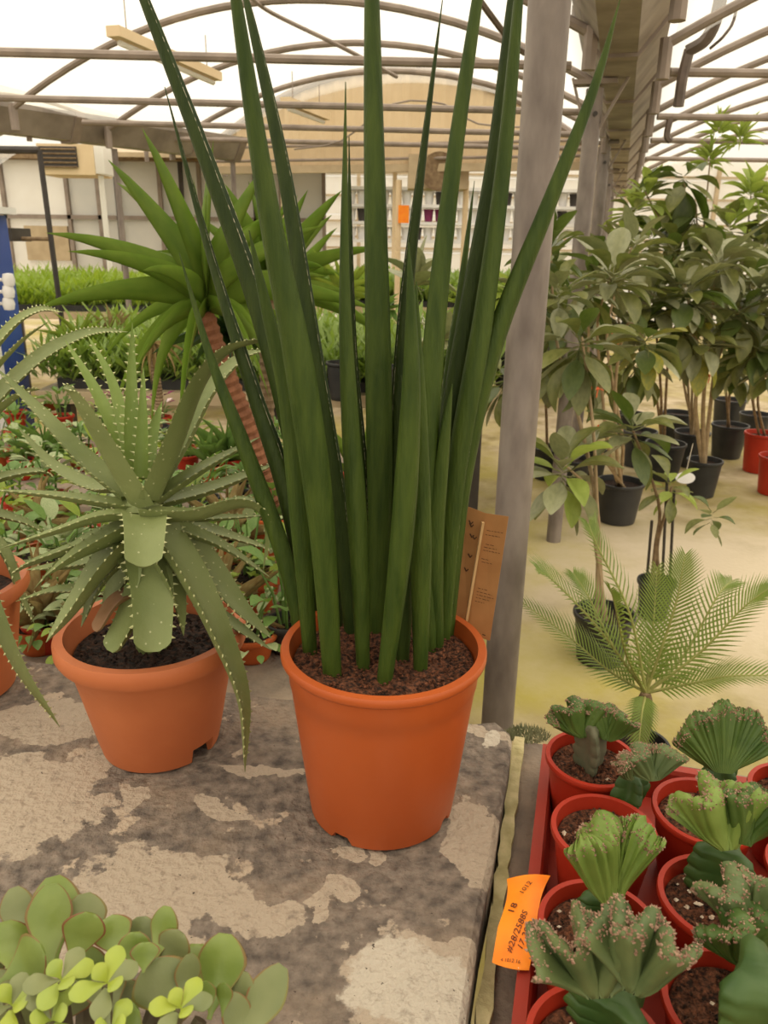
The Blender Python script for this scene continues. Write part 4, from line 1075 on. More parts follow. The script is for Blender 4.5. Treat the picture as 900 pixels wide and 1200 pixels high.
def text_on(body, u0, v0, du, dv, size, parent, mt, name, uu=.048, vv=.11):
    """lettering laid on the label; baseline runs along (du, dv) in label coordinates"""
    cu = bpy.data.curves.new('lettering', 'FONT'); cu.body = body; cu.size = 1.0; cu.resolution_u = 2
    to = bpy.data.objects.new('lettering', cu); sc.collection.objects.link(to)
    dg = bpy.context.evaluated_depsgraph_get(); me = bpy.data.meshes.new_from_object(to.evaluated_get(dg))
    mb = MB(); vs_ = []
    for v in me.vertices:
        x, y = v.co.x * size, v.co.y * size
        u = u0 + (x * du[0] + y * dv[0]); q = v0 + (x * du[1] + y * dv[1]); vs_.append(lab(u, q, .0012))
    mb.add(vs_, [list(p.vertices) for p in me.polygons])
    bpy.data.objects.remove(to); bpy.data.curves.remove(cu); bpy.data.meshes.remove(me)
    return mb.build(name, mt, parent, smooth=False)
# text reads up the label: x axis -> -v, y axis -> -u
text_on('18', .30, .52, (.30, -.42), (-1.0, -.16), .27, lt, M_ink, 'handwriting')
text_on('#28/2588S', .46, .88, (.26, -.42), (-1.0, -.16), .215, lt, M_ink, 'handwriting')
text_on('17 285', .72, .84, (.22, -.42), (-1.0, -.16), .20, lt, M_ink, 'handwriting')
text_on('1012', .45, .30, (.5, -.42), (-.9, -.2), .20, lt, M_ink, 'handwriting')
text_on('4 1012 16', .22, .965, (1.0, -.03), (.0, -.35), .13, lt, M_ink, 'printed_line')
mb = MB(); mb.tube(smooth_path([lab(.72, .985), at_z(611, 1150, ZS + .03), at_z(616, 1172, ZS + .03)], 8), .0008, 5); mb.build('string', M_cord, lt)

# ================================================================== back bench with small potted plants
ZB2 = 0.66
bb = [(-2.3, 1.72), (0.02, 1.22), (0.26, 3.05), (-2.0, 3.5)]
backb = thing('concrete_bench', 'low grey concrete bench crowded with small potted plants behind the aloe', 'bench', (-1.0, 2.1, ZB2))
mb = MB(); prism(mb, bb, ZB2 - .07, ZB2, .006); mb.build('slab', cm2, backb, smooth=False)
for (x, y) in ((-1.7, 2.2), (-.2, 1.9)):
    mb = MB(); mb.box((x, y, (ZB2 - .07) / 2), (.15, .8, ZB2 - .07), rz=R(-14)); mb.build('leg', cm2, backb, smooth=False)

def dome(parent, kind, c, n_, L, W, rx, h, lift=.2, rs=rnd):
    """small leaves spread over a rounded clump"""
    for i in range(n_):
        a = rs.uniform(0, 6.283); q = math.sqrt(rs.random()); z = h * (1 - q * q * .8) * rs.uniform(.35, 1)
        p = Vector(c) + Vector((math.cos(a) * q * rx, math.sin(a) * q * rx, z))
        d = Vector((math.cos(a) * (q + .2), math.sin(a) * (q + .2), rs.uniform(-.2, .7) + lift)); s_ = rs.uniform(.7, 1.2)
        k = kind if isinstance(kind, str) else rs.choice(kind)
        place(rs.choice(UL[k]), parent, p, d, (0, 0, 1), L * s_, W * s_)
def stalks(parent, c, n_, rx, h, mt, r=.003, rs=rnd):
    for i in range(n_):
        a = i * 2.4; q = rx * rs.uniform(.2, .6)
        mb = MB(); mb.tube([Vector(c) + Vector((math.cos(a) * .012, math.sin(a) * .012, -.01)), Vector(c) + Vector((math.cos(a) * q * .5, math.sin(a) * q * .5, h * .5)), Vector(c) + Vector((math.cos(a) * q, math.sin(a) * q, h * .9))], [r * 1.3, r, r * .7], 6)
        mb.build('stalk', mt, parent)
def herb(c, label, kind, n_, L, W, rx, h, pr=.05, ph=.08, pm=None, cat='potted plant', name='potted_herb', soil=None, lift=.2):
    t = thing(name, label, cat, c)
    pot(t, c, pr, pr * .75, ph, pm or M_red, lip=.005, lip_h=.012, seg=36, soil=soil or M_soild, soil_d=.012)
    stalks(t, Vector(c) + Vector((0, 0, ph - .012)), 5, rx, h, M_herb)
    dome(t, kind, Vector(c) + Vector((0, 0, ph)), n_, L, W, rx, h, lift)
    return t
def strap(c, label, kind, n_, L, W, e0, e1, pr=.05, ph=.09, pm=None, name='potted_strap_plant', trunk=None, tr=.02, tm=None, variant=None):
    """rosette of strap leaves, on a trunk when given its top point"""
    t = thing(name, label, 'potted plant', c)
    pot(t, c, pr, pr * .75, ph, pm or M_red, lip=.005, lip_h=.012, seg=36, soil=M_soild, soil_d=.012)
    top = Vector(c) + Vector((0, 0, ph - .01))
    if trunk is not None:
        b0 = Vector(c) + Vector((0, 0, ph - .02)); tp = Vector(trunk); N_ = 26; pts = []; rr = []
        for i in range(N_ * 2):
            f = i / (N_ * 2 - 1); pts.append(b0.lerp(tp, f) + Vector((.01 * math.sin(f * 5), 0, 0))); rr.append(tr * (1.12 if i % 2 else .94) * (1 - .1 * f))
        mb = MB(); mb.tube(pts, rr, 12); mb.build('trunk', tm or M_barkr, t, smooth=False); top = tp
    whorl(t, kind, top, n_, L, W, e0, e1, variant)
    return t

B = lambda px, py: at_z(px, py, ZB2 + .001)
# --- yuccas
yy = B(322, 640); tp = at_y(238, 372, 2.05)
q = B(305, 560); q.y = 2.02; q = Vector((at_y(318, 560, 2.02).x, 2.02, ZB2 + .001))
yu = strap(q, 'green yucca on a ringed red-brown trunk behind the potted aloe', 'yuc', 32, .42, .025, -15, 80, .085, .13, M_terra, 'potted_yucca', at_y(243, 366, 1.98), .028, M_barkr, lambda f: 2 if f < .35 else 1 if f < .8 else 0)
q = Vector((at_y(300, 470, 2.35).x, 2.35, ZB2 + .001))
strap(q, 'second bright green yucca half hidden behind the snake plant leaves', 'yuc', 30, .36, .026, 0, 80, .075, .11, M_black, 'potted_yucca', at_y(318, 350, 2.35), .022, M_bark, lambda f: 1 if f < .5 else 0)
q = Vector((at_y(300, 520, 2.2).x, 2.15, ZB2 + .001))
strap(q, 'dark broad-leaved plant under the yucca crown', 'yucd', 16, .20, .055, -20, 50, .06, .09, M_black, 'potted_strap_plant', at_y(268, 395, 2.15), .015, M_bark, lambda f: 1)
q = Vector((at_y(425, 520, 2.35).x, 2.35, ZB2 + .001))
strap(q, 'upright strappy green plant in red pot seen between the snake plant leaves', 'yuc', 16, .28, .03, 25, 85, .065, .10, M_red, variant=lambda f: 0)
q = Vector((at_y(398, 500, 2.15).x, 2.15, ZB2 + .001))
t = thing('plant_pot', 'bright red bare plant pot behind the snake plant leaves', 'pot', q); pot(t, q, .06, .045, .19, M_red, lip=.006, lip_h=.015, seg=40, soil=M_soild, soil_d=.02)
# --- straw-coloured and dry rosettes
strap(B(125, 470), 'straw-yellow dry grassy rosette behind the aloe tips', 'straw', 34, .18, .012, 15, 80, .05, .08, M_black, 'potted_grass', at_y(130, 398, B(125, 470).y), .01, M_bark, lambda f: rnd.choice((0, 1)))
strap(B(60, 480), 'pale yellow arching grass rosette beside the straw one', 'lime', 30, .22, .014, 10, 75, .05, .08, M_terra, 'potted_grass', at_y(95, 410, B(60, 480).y), .01, M_bark, lambda f: 1)
q = B(186, 520)
strap(q, 'small palm with brown trunk and dry hanging leaves', 'straw', 22, .16, .016, -60, 10, .05, .08, M_black, 'potted_palm', at_y(182, 405, q.y), .018, M_bark, lambda f: 2)
strap(B(248, 566), 'small upright dracaena tuft with bright green blades', 'herbs', 14, .15, .02, 30, 85, .045, .07, M_terra, 'potted_dracaena', variant=lambda f: 0)
strap(B(168, 470), 'lime green spiky rosette under the yucca leaves', 'lime', 20, .17, .022, 0, 70, .05, .08, M_red, variant=lambda f: 1)
strap(B(330, 470), 'pale green strappy rosette behind the yucca trunk', 'lime', 22, .2, .02, 0, 70, .05, .08, M_terra, variant=lambda f: 1)
# --- leafy herbs, each set apart by colour and neighbour
specs = [
    ((30, 560), 'mottled pale green herb in red pot behind the aloe at the bench end', ['vari', 'herb'], 46, .045, .026, .10, .12, .05, M_red),
    ((95, 545), 'pale variegated trailing herb in terracotta pot behind the aloe', ['vari'], 46, .04, .022, .10, .10, .05, M_terra),
    ((75, 505), 'green bushy herb in bright red pot behind the pale trailing one', ['herb'], 44, .045, .024, .10, .13, .05, M_red),
    ((125, 520), 'lime and green leafy herb in red pot next to the purple bloom', ['limeo', 'herb'], 44, .04, .022, .09, .12, .05, M_red),
    ((20, 500), 'lime leafy herb by the blue cabinet side of the bench', ['limeo'], 40, .045, .024, .1, .14, .05, M_red),
    ((215, 545), 'grey-green herb in terracotta pot under the yucca', ['vari', 'herb'], 40, .04, .022, .09, .1, .05, M_terra),
    ((290, 610), 'small green herb in terracotta pot beside the yucca trunk', ['herb'], 36, .04, .022, .08, .1, .05, M_terra),
    ((345, 560), 'leafy lime herb hidden behind the snake plant', ['limeo', 'herb'], 40, .045, .024, .1, .14, .05, M_terra),
    ((480, 545), 'leafy green herb near the bench edge behind the snake plant', ['herb', 'limeo'], 44, .05, .026, .11, .14, .05, M_red),
    ((395, 600), 'low green herb in red pot behind the orange pot', ['herb'], 36, .04, .022, .09, .08, .05, M_red),
]
for (pp, lb, kd, n_, L, W, rx, h, pr, pm) in specs:
    herb(B(*pp), lb, kd, n_, L, W, rx, h, pr, .075, pm)
# terracotta bowl with herb behind the aloe
q = B(292, 712)
t = thing('potted_succulent', 'shallow orange terracotta bowl of small yellow-green succulents behind the aloe', 'potted plant', q)
pot(t, q, .085, .06, .10, M_terra, lip=.008, lip_h=.02, seg=56, soil=M_soild, soil_d=.012); dome(t, ['limeo', 'straw'], q + Vector((0, 0, .09)), 60, .035, .02, .075, .05)
q = B(60, 700)
t = thing('potted_succulent', 'terracotta pot of pale green succulents behind the aloe at the bench end', 'potted plant', q)
pot(t, q, .075, .055, .12, M_terra, lip=.008, lip_h=.02, seg=56, soil=M_soild, soil_d=.012); dome(t, ['vari', 'herb'], q + Vector((0, 0, .11)), 60, .04, .022, .08, .08)
q = B(150, 660)
t = thing('potted_succulent', 'red pot with small rosettes right behind the aloe', 'potted plant', q)
pot(t, q, .07, .05, .14, M_red, lip=.007, lip_h=.016, seg=56, soil=M_soild, soil_d=.012); dome(t, ['herb', 'vari'], q + Vector((0, 0, .13)), 60, .035, .02, .07, .06)
# low trailing plants along the near edge of that bench
for (px, py, lb, kd) in ((296, 770, 'pale trailing plant spilling between the terracotta bowl and orange pot', ['vari', 'herb']), (95, 795, 'light green trailing plant showing between the two aloe pots', ['vari', 'limeo']), (40, 770, 'green trailing plant by the bench end aloe', ['herb', 'vari']), (215, 760, 'green trailing plant behind the terracotta bowl of aloe', ['herb'])):
    q = at_z(px, py, ZB2 + .001); q.y = max(q.y, 1.36 - .2 * (q.x + .2)); herb(q, lb, kd, 70, .034, .02, .12, .10, .05, .06, M_terra, name='trailing_plant', lift=0)

# --- packed look-alike fillers on the low bench
kinds = [('small lime leafy herb packed among the pots on the low bench', ['limeo'], 'lime herbs on the low bench'), ('small variegated herb packed among the pots on the low bench', ['vari', 'vari', 'herb'], 'variegated herbs on the low bench'),
         ('small dark green herb packed among the pots on the low bench', ['herb'], 'green herbs on the low bench'), ('small grassy tuft packed among the pots on the low bench', None, 'grassy tufts on the low bench')]
fr_ = random.Random(5)
for j, py in enumerate((490, 520, 555, 600, 650, 705, 760, 468, 446, 430)):
    for i in range(10 if py < 480 else 7):
        px = -10 + i * (44 if py < 480 else 56) + (28 if j % 2 else 0) + fr_.uniform(-12, 12)
        q = B(px, py + fr_.uniform(-8, 8))
        if q.x > .0 or q.y < 1.36 - .2 * (q.x + .2) or q.y > 3.05 - .2 * (q.x - .26) - .1: continue
        lb, kd, gp = kinds[(i * 3 + j * 2) % 4]
        if kd: t = herb(q, lb, kd, 34, .06, .034, .11, fr_.uniform(.12, .20), .045, .07, fr_.choice((M_red, M_terra, M_black)))
        else: t = strap(q, lb, fr_.choice(('lime', 'straw', 'herbs')), 22, fr_.uniform(.17, .24), .014, 5, 80, .045, .07, fr_.choice((M_red, M_terra)), 'potted_grass', variant=lambda f: fr_.choice((0, 1)))
        t['group'] = gp
# purple flowers
for (px, py, lb, pm) in ((140, 500, 'dark purple flowers in pot behind the aloe tips', M_terra), (190, 505, 'purple and pale pink flowers beside the dry little palm', M_red)):
    q = B(px, py); t = thing('potted_flower', lb, 'potted plant', q); pot(t, q, .045, .035, .07, pm, lip=.005, lip_h=.012, seg=36, soil=M_soild, soil_d=.012)
    stalks(t, q + Vector((0, 0, .06)), 5, .07, .10, M_herb); dome(t, 'herb', q + Vector((0, 0, .06)), 20, .035, .02, .06, .06)
    for k in range(9):
        a = k * 2.4; p = q + Vector((math.cos(a) * .035, math.sin(a) * .035, .13 + .02 * (k % 3)))
        place(UL['petal' if (k % 4 == 3 and px > 150) else 'purple'][0], t, p, (math.cos(a), math.sin(a), .5), (0, 0, 1), .04, .03, 'petal')

# ================================================================== trees in pots on the floor
def ribbon(t, p, r=.02):
    mb = MB(); mb.lathe([(r, -.006), (r + .002, 0), (r, .006)], p, 14)
    mb.beam(Vector(p) + Vector((r, -.01, 0)), Vector(p) + Vector((r + .035, -.02, -.012)), .012, .003)
    mb.beam(Vector(p) + Vector((r * .5, -.02, 0)), Vector(p) + Vector((r * .2, -.03, -.04)), .012, .003)
    mb.build('ribbon', M_orange, t, smooth=False)['label'] = 'orange ribbon'
def tree(label, foot, pr, ph, pm, trunks, clusters, ribbons=(), bark=None, name='potted_tree', r0=.010, stake=()):
    t = thing(name, label, 'potted tree', foot)
    pot(t, foot, pr, pr * .78, ph, pm, lip=.006, lip_h=.018, seg=44, soil=M_soild, soil_d=.03)
    b0 = Vector(foot) + Vector((0, 0, ph - .04))
    for tk in trunks:
        pts = smooth_path([b0 + Vector((rnd.uniform(-.03, .03), rnd.uniform(-.03, .03), 0))] + [at_y(*w_) for w_ in tk], 14)
        mb = MB(); mb.tube(pts, [r0 * (1 - .55 * i / 13) for i in range(14)], 8); mb.build('trunk', bark or M_barkp, t)
    for sk in stake:
        mb = MB(); mb.tube([at_y(*sk[0]), at_y(*sk[1])], .006, 6); mb.build('stake', M_dark, t)
    for (px, py, Y, n_, L, kinds, e0, e1) in clusters:
        c = at_y(px, py, Y)
        n_ = int(n_ * 1.5)
        for i in range(n_):
            a = i * 2.39996 + rnd.uniform(-.3, .3); f = i / max(1, n_ - 1); e = R(e0 + (e1 - e0) * f + rnd.uniform(-14, 14))
            d = Vector((math.cos(a) * math.cos(e), math.sin(a) * math.cos(e), math.sin(e))); s_ = rnd.uniform(.75, 1.12)
            k = kinds[i % len(kinds)]; ul = UL[k]
            ax = c - Vector((0, 0, .05 * (1 - f)))
            wr = .46 if k.startswith('fic') and not k.startswith('fic4s') else .16
            place(rnd.choice(ul), t, ax + d * L * .24, d, (0, 0, 1) if e < 1.2 else (-math.cos(a), -math.sin(a), 0), L * s_, L * wr * s_)
    for rb in ribbons: ribbon(t, at_y(*rb))
    return t
Z0 = lambda px, py: at_z(px, py, 0.001)
fa = ['fica', 'ficb', 'fica', 'ficc']; fb = ['ficb', 'fica', 'ficb']; fcx = ['ficc', 'fica', 'ficc']; fl = ['ficd', 'fica', 'ficd']
tree('leafy grey-green tree with forked trunk rising behind the sago palm', Z0(702, 772), .11, .20, M_black,
     [[(705, 690, 2.62), (697, 630, 2.65), (690, 575, 2.68), (662, 545, 2.7)], [(705, 690, 2.62), (700, 600, 2.68), (695, 500, 2.75), (682, 395, 2.8)], [(700, 600, 2.68), (676, 480, 2.85), (652, 400, 3.0), (645, 290, 3.1)]],
     [(660, 548, 2.7, 15, .18, ['ficb', 'fica', 'ficd', 'ficb'], -55, 60), (680, 398, 2.8, 16, .18, fa, -75, 40), (645, 288, 3.1, 14, .14, fcx, -40, 60), (618, 352, 3.0, 12, .13, fa, -60, 50), (590, 440, 2.95, 10, .14, fa, -80, 20), (655, 340, 2.9, 12, .14, fb, -50, 60)])
tree('tree with a bundle of tan stems tied with orange ribbon', Z0(722, 610), .13, .24, M_black,
     [[(712, 520, 3.75), (705, 450, 3.75), (700, 380, 3.6), (715, 325, 3.4)], [(722, 520, 3.75), (722, 440, 3.7), (735, 380, 3.5), (755, 395, 3.3)], [(700, 520, 3.75), (690, 450, 3.7), (690, 380, 3.6), (690, 330, 3.5)], [(730, 520, 3.8), (718, 450, 3.75), (712, 380, 3.7), (740, 290, 3.7)]],
     [(718, 322, 3.3, 18, .19, ['ficb', 'ficb', 'fica'], -40, 55), (757, 396, 3.2, 14, .16, ['fica', 'ficb', 'ficy', 'ficc'], -75, 40), (742, 290, 3.7, 14, .17, fb, -40, 55), (690, 330, 3.5, 12, .16, fa, -50, 50)],
     [(705, 500, 3.72), (697, 455, 3.72), (722, 392, 3.55)], M_barkp)
tree('tree with straight pale stems in a black pot on the sandy floor', Z0(820, 580), .105, .235, M_black,
     [[(815, 480, 4.65), (818, 430, 4.6), (805, 345, 4.4)], [(824, 480, 4.65), (828, 430, 4.6), (840, 310, 4.5)], [(832, 480, 4.7), (840, 425, 4.65), (868, 360, 4.5)]],
     [(803, 340, 4.2, 18, .22, ['fica', 'ficc', 'ficb'], -45, 55), (842, 305, 4.4, 18, .22, fb, -45, 55), (868, 362, 4.4, 16, .20, fa, -60, 45), (822, 398, 4.3, 16, .20, ['fica', 'ficb', 'ficy'], -70, 40)],
     [(828, 440, 4.58)], M_barkp, r0=.016)
tree('young leafy tree on dark stakes in a black pot beside the sago palm', Z0(764, 722), .075, .17, M_black,
     [[(768, 640, 3.0), (772, 590, 2.95), (742, 505, 2.9)], [(770, 640, 3.0), (780, 600, 2.95), (787, 570, 2.95)]],
     [(742, 500, 2.9, 14, .17, ['fica', 'ficb', 'ficc'], -45, 45), (786, 566, 2.95, 10, .12, ['fica', 'ficd'], -70, 50), (835, 600, 3.1, 7, .10, ['fica', 'ficc'], -60, 40)],
     (), M_bark, stake=(((775, 700, 3.0), (782, 560, 2.95)), ((784, 700, 3.02), (790, 575, 2.97)), ((757, 690, 3.0), (764, 610, 2.98))))
tree('leafy tree in a red pot at the aisle edge', Z0(886, 552), .115, .28, M_red,
     [[(882, 470, 4.9), (878, 430, 4.8), (885, 400, 4.6)], [(888, 470, 4.9), (895, 420, 4.8), (892, 350, 4.6)]],
     [(885, 405, 4.4, 18, .21, fa, -70, 45), (893, 345, 4.5, 16, .21, fb, -50, 55), (862, 425, 4.6, 10, .19, fa, -75, 20)], (), M_bark)
tree('leafy tree in a red pot standing nearer the white oval tag than its twin', Z0(905, 578), .115, .25, M_red, [[(915, 480, 4.4), (920, 420, 4.3)]],
     [(918, 425, 4.3, 16, .2, fa, -60, 50), (930, 330, 4.3, 14, .2, fb, -50, 50)], (), M_bark)
tree('tall thin-stemmed tree with dark hanging leaves under the hoses', Z0(806, 545), .12, .25, M_black,
     [[(806, 440, 5.3), (808, 320, 5.2), (802, 215, 5.1)], [(812, 440, 5.3), (822, 300, 5.2), (832, 190, 5.1)], [(800, 440, 5.3), (790, 300, 5.2), (756, 225, 5.1)], [(816, 440, 5.3), (818, 330, 5.2), (816, 240, 5.1)]],
     [(802, 205, 5.1, 12, .24, fcx, -80, 20), (815, 250, 5.1, 10, .22, fcx, -80, 10), (758, 228, 5.1, 14, .16, fl, -40, 60), (832, 185, 5.1, 22, .13, ['fic4s'], 0, 80), (868, 160, 5.1, 22, .13, ['fic4s'], 0, 80), (842, 150, 5.1, 20, .12, ['fic4s'], 10, 80), (790, 290, 5.0, 14, .2, fa, -50, 50)], (), M_barkp)
tree('bushy light green tree in front of the far posts', Z0(735, 520), .12, .25, M_black,
     [[(735, 420, 5.8), (738, 320, 5.7), (742, 250, 5.6)], [(728, 420, 5.8), (722, 320, 5.7), (715, 275, 5.6)]],
     [(742, 245, 5.6, 22, .16, fl, -40, 70), (765, 275, 5.6, 18, .18, ['ficd', 'fica', 'ficc'], -50, 60), (722, 285, 5.5, 18, .18, fl, -50, 60), (775, 320, 5.4, 18, .2, fa, -50, 60), (700, 300, 5.4, 12, .18, fa, -50, 60)], (), M_bark)
tree('lime-tipped shrub tree by the aisle beyond the red pots', Z0(880, 520), .12, .25, M_black,
     [[(880, 420, 5.8), (875, 300, 5.7), (880, 230, 5.6)]],
     [(880, 225, 5.6, 22, .18, ['fic4s', 'ficd'], -20, 75), (855, 265, 5.6, 20, .18, fl, -40, 60), (895, 290, 5.5, 20, .2, fa, -50, 60), (905, 245, 5.6, 18, .2, fl, -40, 60), (870, 310, 5.4, 16, .2, fb, -50, 60)], (), M_bark)
tree('dark round-leaved tree by the thick post', Z0(640, 560), .11, .22, M_black,
     [[(640, 480, 4.6), (636, 400, 4.5), (640, 330, 4.4)]],
     [(640, 325, 4.4, 18, .2, ['fica', 'ficd', 'ficc'], -50, 60), (612, 380, 4.3, 16, .18, fa, -70, 40), (575, 400, 4.3, 12, .17, ['ficd', 'ficc'], -60, 50), (660, 405, 4.4, 14, .18, fa, -70, 40)], (), M_bark)
tree('many-branched grey-leaved tree filling the gap behind the bundled stems', Z0(775, 560), .13, .25, M_black,
     [[(775, 470, 4.6), (770, 400, 4.5), (765, 350, 4.4)], [(780, 470, 4.6), (785, 400, 4.5), (795, 375, 4.4)], [(770, 470, 4.6), (752, 400, 4.5), (728, 370, 4.4)]],
     [(765, 345, 4.3, 18, .22, ['ficb', 'fica'], -50, 60), (795, 372, 4.3, 16, .21, fa, -70, 40), (728, 368, 4.3, 16, .21, fb, -60, 50), (745, 425, 4.3, 14, .20, fa, -80, 20), (700, 350, 4.4, 14, .20, fa, -60, 50)], (), M_bark)
tree('olive-leaved tree behind the red pots', Z0(850, 535), .13, .25, M_black,
     [[(850, 450, 5.3), (846, 380, 5.2), (838, 340, 5.1)], [(856, 450, 5.3), (866, 380, 5.2), (880, 330, 5.1)]],
     [(838, 338, 5.0, 18, .24, fb, -60, 60), (880, 328, 5.0, 18, .24, fa, -60, 60), (858, 400, 5.0, 16, .22, fa, -80, 30), (900, 390, 5.0, 16, .22, fb, -70, 40)], (), M_bark)
tree('low olive-leaved tree beside the pale post', Z0(668, 575), .11, .22, M_black,
     [[(668, 500, 4.2), (672, 440, 4.1), (668, 380, 4.0)]],
     [(668, 372, 4.0, 18, .2, fa, -60, 60), (640, 420, 4.0, 14, .19, fb, -80, 30), (690, 430, 4.0, 14, .19, fa, -80, 30)], (), M_bark)
# white oval plate hung on the black pot's tree
p = at_y(803, 560, 4.45); mb = MB(); mb.lathe([(.001, -.002), (.055, -.002), (.057, .002), (.001, .003)], (0, 0, 0), 28)
for i, v in enumerate(mb.v): mb.v[i] = Matrix.Rotation(R(72), 3, 'X') @ Vector((v.x * 1.05, v.y * .62, v.z)) + p
pl_ = thing('plant_tag', 'white oval tag hanging in front of the black pot on the sandy floor', 'tag', p)
mb.build('plate', M_wplas, pl_)
mb = MB(); mb.tube([p + Vector((0, 0, .03)), at_y(812, 520, 4.55)], .002, 5); mb.build('string', M_cord, pl_)
# other nursery pots in the shade under the trees
for (px, py, r_, h_, mt, lb) in ((745, 545, .12, .26, M_black, 'plain black nursery pot in the shade behind the bundled stems'), (850, 505, .13, .28, M_black, 'plain black nursery pot behind the pale-stemmed tree'), (790, 520, .12, .26, M_black, 'plain black nursery pot with dark soil between the trees'), (690, 560, .11, .22, M_black, 'small black nursery pot beside the bundled stems')):
    q = Z0(px, py); t = thing('nursery_pot', lb, 'pot', q); pot(t, q, r_, r_ * .8, h_, mt, lip=.006, lip_h=.018, seg=40, soil=M_soild, soil_d=.03)

# ================================================================== sago palm
sg = at_t(757, 812, 1.92)
sago = thing('potted_sago_palm', 'feathery green sago palm beside the cactus tray', 'potted plant', (sg.x, sg.y, 0.001))
pot(sago, (sg.x, sg.y, .001), .075, .06, sg.z - .15, M_black, lip=.006, lip_h=.018, seg=44, soil=M_soild, soil_d=.02)
mb = MB(); mb.lathe([(.001, sg.z - .14), (.022, sg.z - .15), (.026, sg.z - .08), (.022, sg.z - .03), (.012, sg.z), (.001, sg.z + .003)], (sg.x, sg.y, 0), 20); mb.build('trunk', M_bark, sago)
def frond(wp, dy, L0, npair=32, droop=.0, lobed=.25):
    pts = [sg] + [at_y(px, py, sg.y + dy * (i + 1) / len(wp)) for i, (px, py) in enumerate(wp)]
    path = smooth_path(pts, 40); fr = frames(path, lambda p: Vector((0, -.25, 1)) + (Vector((sg.x, sg.y, p.z)) - p) * 1.2)
    mb = MB(); mb.tube(path, [.0042 * (1 - .75 * i / 39) for i in range(40)], 6); ra = mb.build('frond', M_cycr, sago)
    ms = MB()
    for k in range(npair):
        f = .10 + .89 * k / (npair - 1); x = f * 39; j = min(int(x), 38); P = path[j].lerp(path[j + 1], x - j); T, S, N = fr[j]
        L = L0 * (math.sin(math.pi * min(1, (f * .86 + .10))) ** .6) * rnd.uniform(.92, 1.06)
        for side in (-1, 1):
            d = (S * side * (1 - .35 * f) + T * (.55 + .5 * f) + N * lobed).normalized()
            d2_ = (d - N * (.25 + droop)).normalized(); wv = T * .0031
            m1 = P + d * L * .5; m2 = P + d * L * .5 + d2_ * L * .5
            ms.add([P - wv, P + wv, m1 + wv * 1.1, m1 - wv * 1.1, m2, m1 + N * .0012], [(0, 1, 2, 5), (0, 5, 3), (3, 5, 4), (5, 2, 4)])
    o = ms.build('leaflets', M_cyc, ra, smooth=False); o['kind'] = 'stuff'
for a in [([(790, 715), (803, 650)], .06, .085), ([(738, 720), (700, 640), (690, 615)], .05, .085), ([(700, 735), (650, 682), (630, 668)], -.05, .085), ([(712, 785), (665, 745), (612, 706)], .10, .095), ([(820, 765), (868, 715), (900, 690)], -.02, .10),
          ([(765, 740), (770, 665)], .16, .08), ([(752, 838), (748, 880)], -.10, .06, 20), ([(815, 800), (860, 792), (935, 792)], -.12, .085), ([(720, 760), (690, 700), (672, 672)], .16, .08), ([(800, 770), (840, 700), (858, 680)], .18, .085), ([(735, 770), (722, 715), (716, 690)], -.10, .075)]:
    frond(*a)

# ================================================================== middle and far benches with seedlings
def seedling_bench(name, label, x0, x1, y0_, y1, z, h, n_, mt, mlabel, blade=.02, tall=.14):
    t = thing(name, label, 'bench', ((x0 + x1) / 2, (y0_ + y1) / 2, 0))
    mb = MB(); mb.box(((x0 + x1) / 2, (y0_ + y1) / 2, z - .03), (x1 - x0, y1 - y0_, .06)); mb.build('bench_top', M_creamd, t, smooth=False)
    for x in (x0 + .1, (x0 + x1) / 2, x1 - .1):
        for y in (y0_ + .1, y1 - .1):
            mb = MB(); mb.box((x, y, (z - .06) / 2), (.07, .07, z - .06)); mb.build('leg', M_dark, t, smooth=False)
    mb = MB(); mb.box(((x0 + x1) / 2, (y0_ + y1) / 2, z + .025), (x1 - x0 - .16, y1 - y0_ - .16, .05)); o = mb.build('seedling_trays', M_black, smooth=False, loc=((x0 + x1) / 2, (y0_ + y1) / 2, z)); tag(o, 'black seedling trays under the ' + mlabel, 'tray')
    mb = MB()
    for i in range(n_):
        x = rnd.uniform(x0, x1); y = rnd.uniform(y0_, y1); hh = h * rnd.uniform(.5, 1.0) * (.8 + .2 * math.sin(x * 5) * math.sin(y * 4))
        p = Vector((x, y, z + .03 + hh * rnd.uniform(.05, .85))); a = rnd.uniform(0, 6.28); L = tall * rnd.uniform(.6, 1.2); d = Vector((math.cos(a) * .6, math.sin(a) * .6, rnd.uniform(.1, 1))).normalized() * L
        s_ = Vector((-math.sin(a), math.cos(a), 0)) * blade * rnd.uniform(.5, 1.2)
        mb.add([p, p + d * .5 + s_, p + d, p + d * .5 - s_], [(0, 1, 2, 3)])
    o = mb.build('seedlings', mt, smooth=False, loc=((x0 + x1) / 2, (y0_ + y1) / 2, z + .08)); tag(o, mlabel, 'seedlings', kind='stuff')
seedling_bench('seedling_bench', 'long dark-legged bench by the white wall', -3.9, -1.15, 6.6, 8.2, .92, .36, 22000, M_bed, 'dense bright lime seedlings in front of the white wall', .010, .10)
seedling_bench('seedling_bench', 'seedling bench in front of the far rack', -.95, 1.85, 7.2, 8.6, .95, .32, 9000, M_bed2, 'soft green seedlings in front of the far rack', .025, .15)
seedling_bench('seedling_bench', 'seedling bench behind the yuccas', -1.7, .55, 3.7, 5.0, .80, .34, 14000, M_bed2, 'mixed green seedlings behind the yuccas', .013, .13)
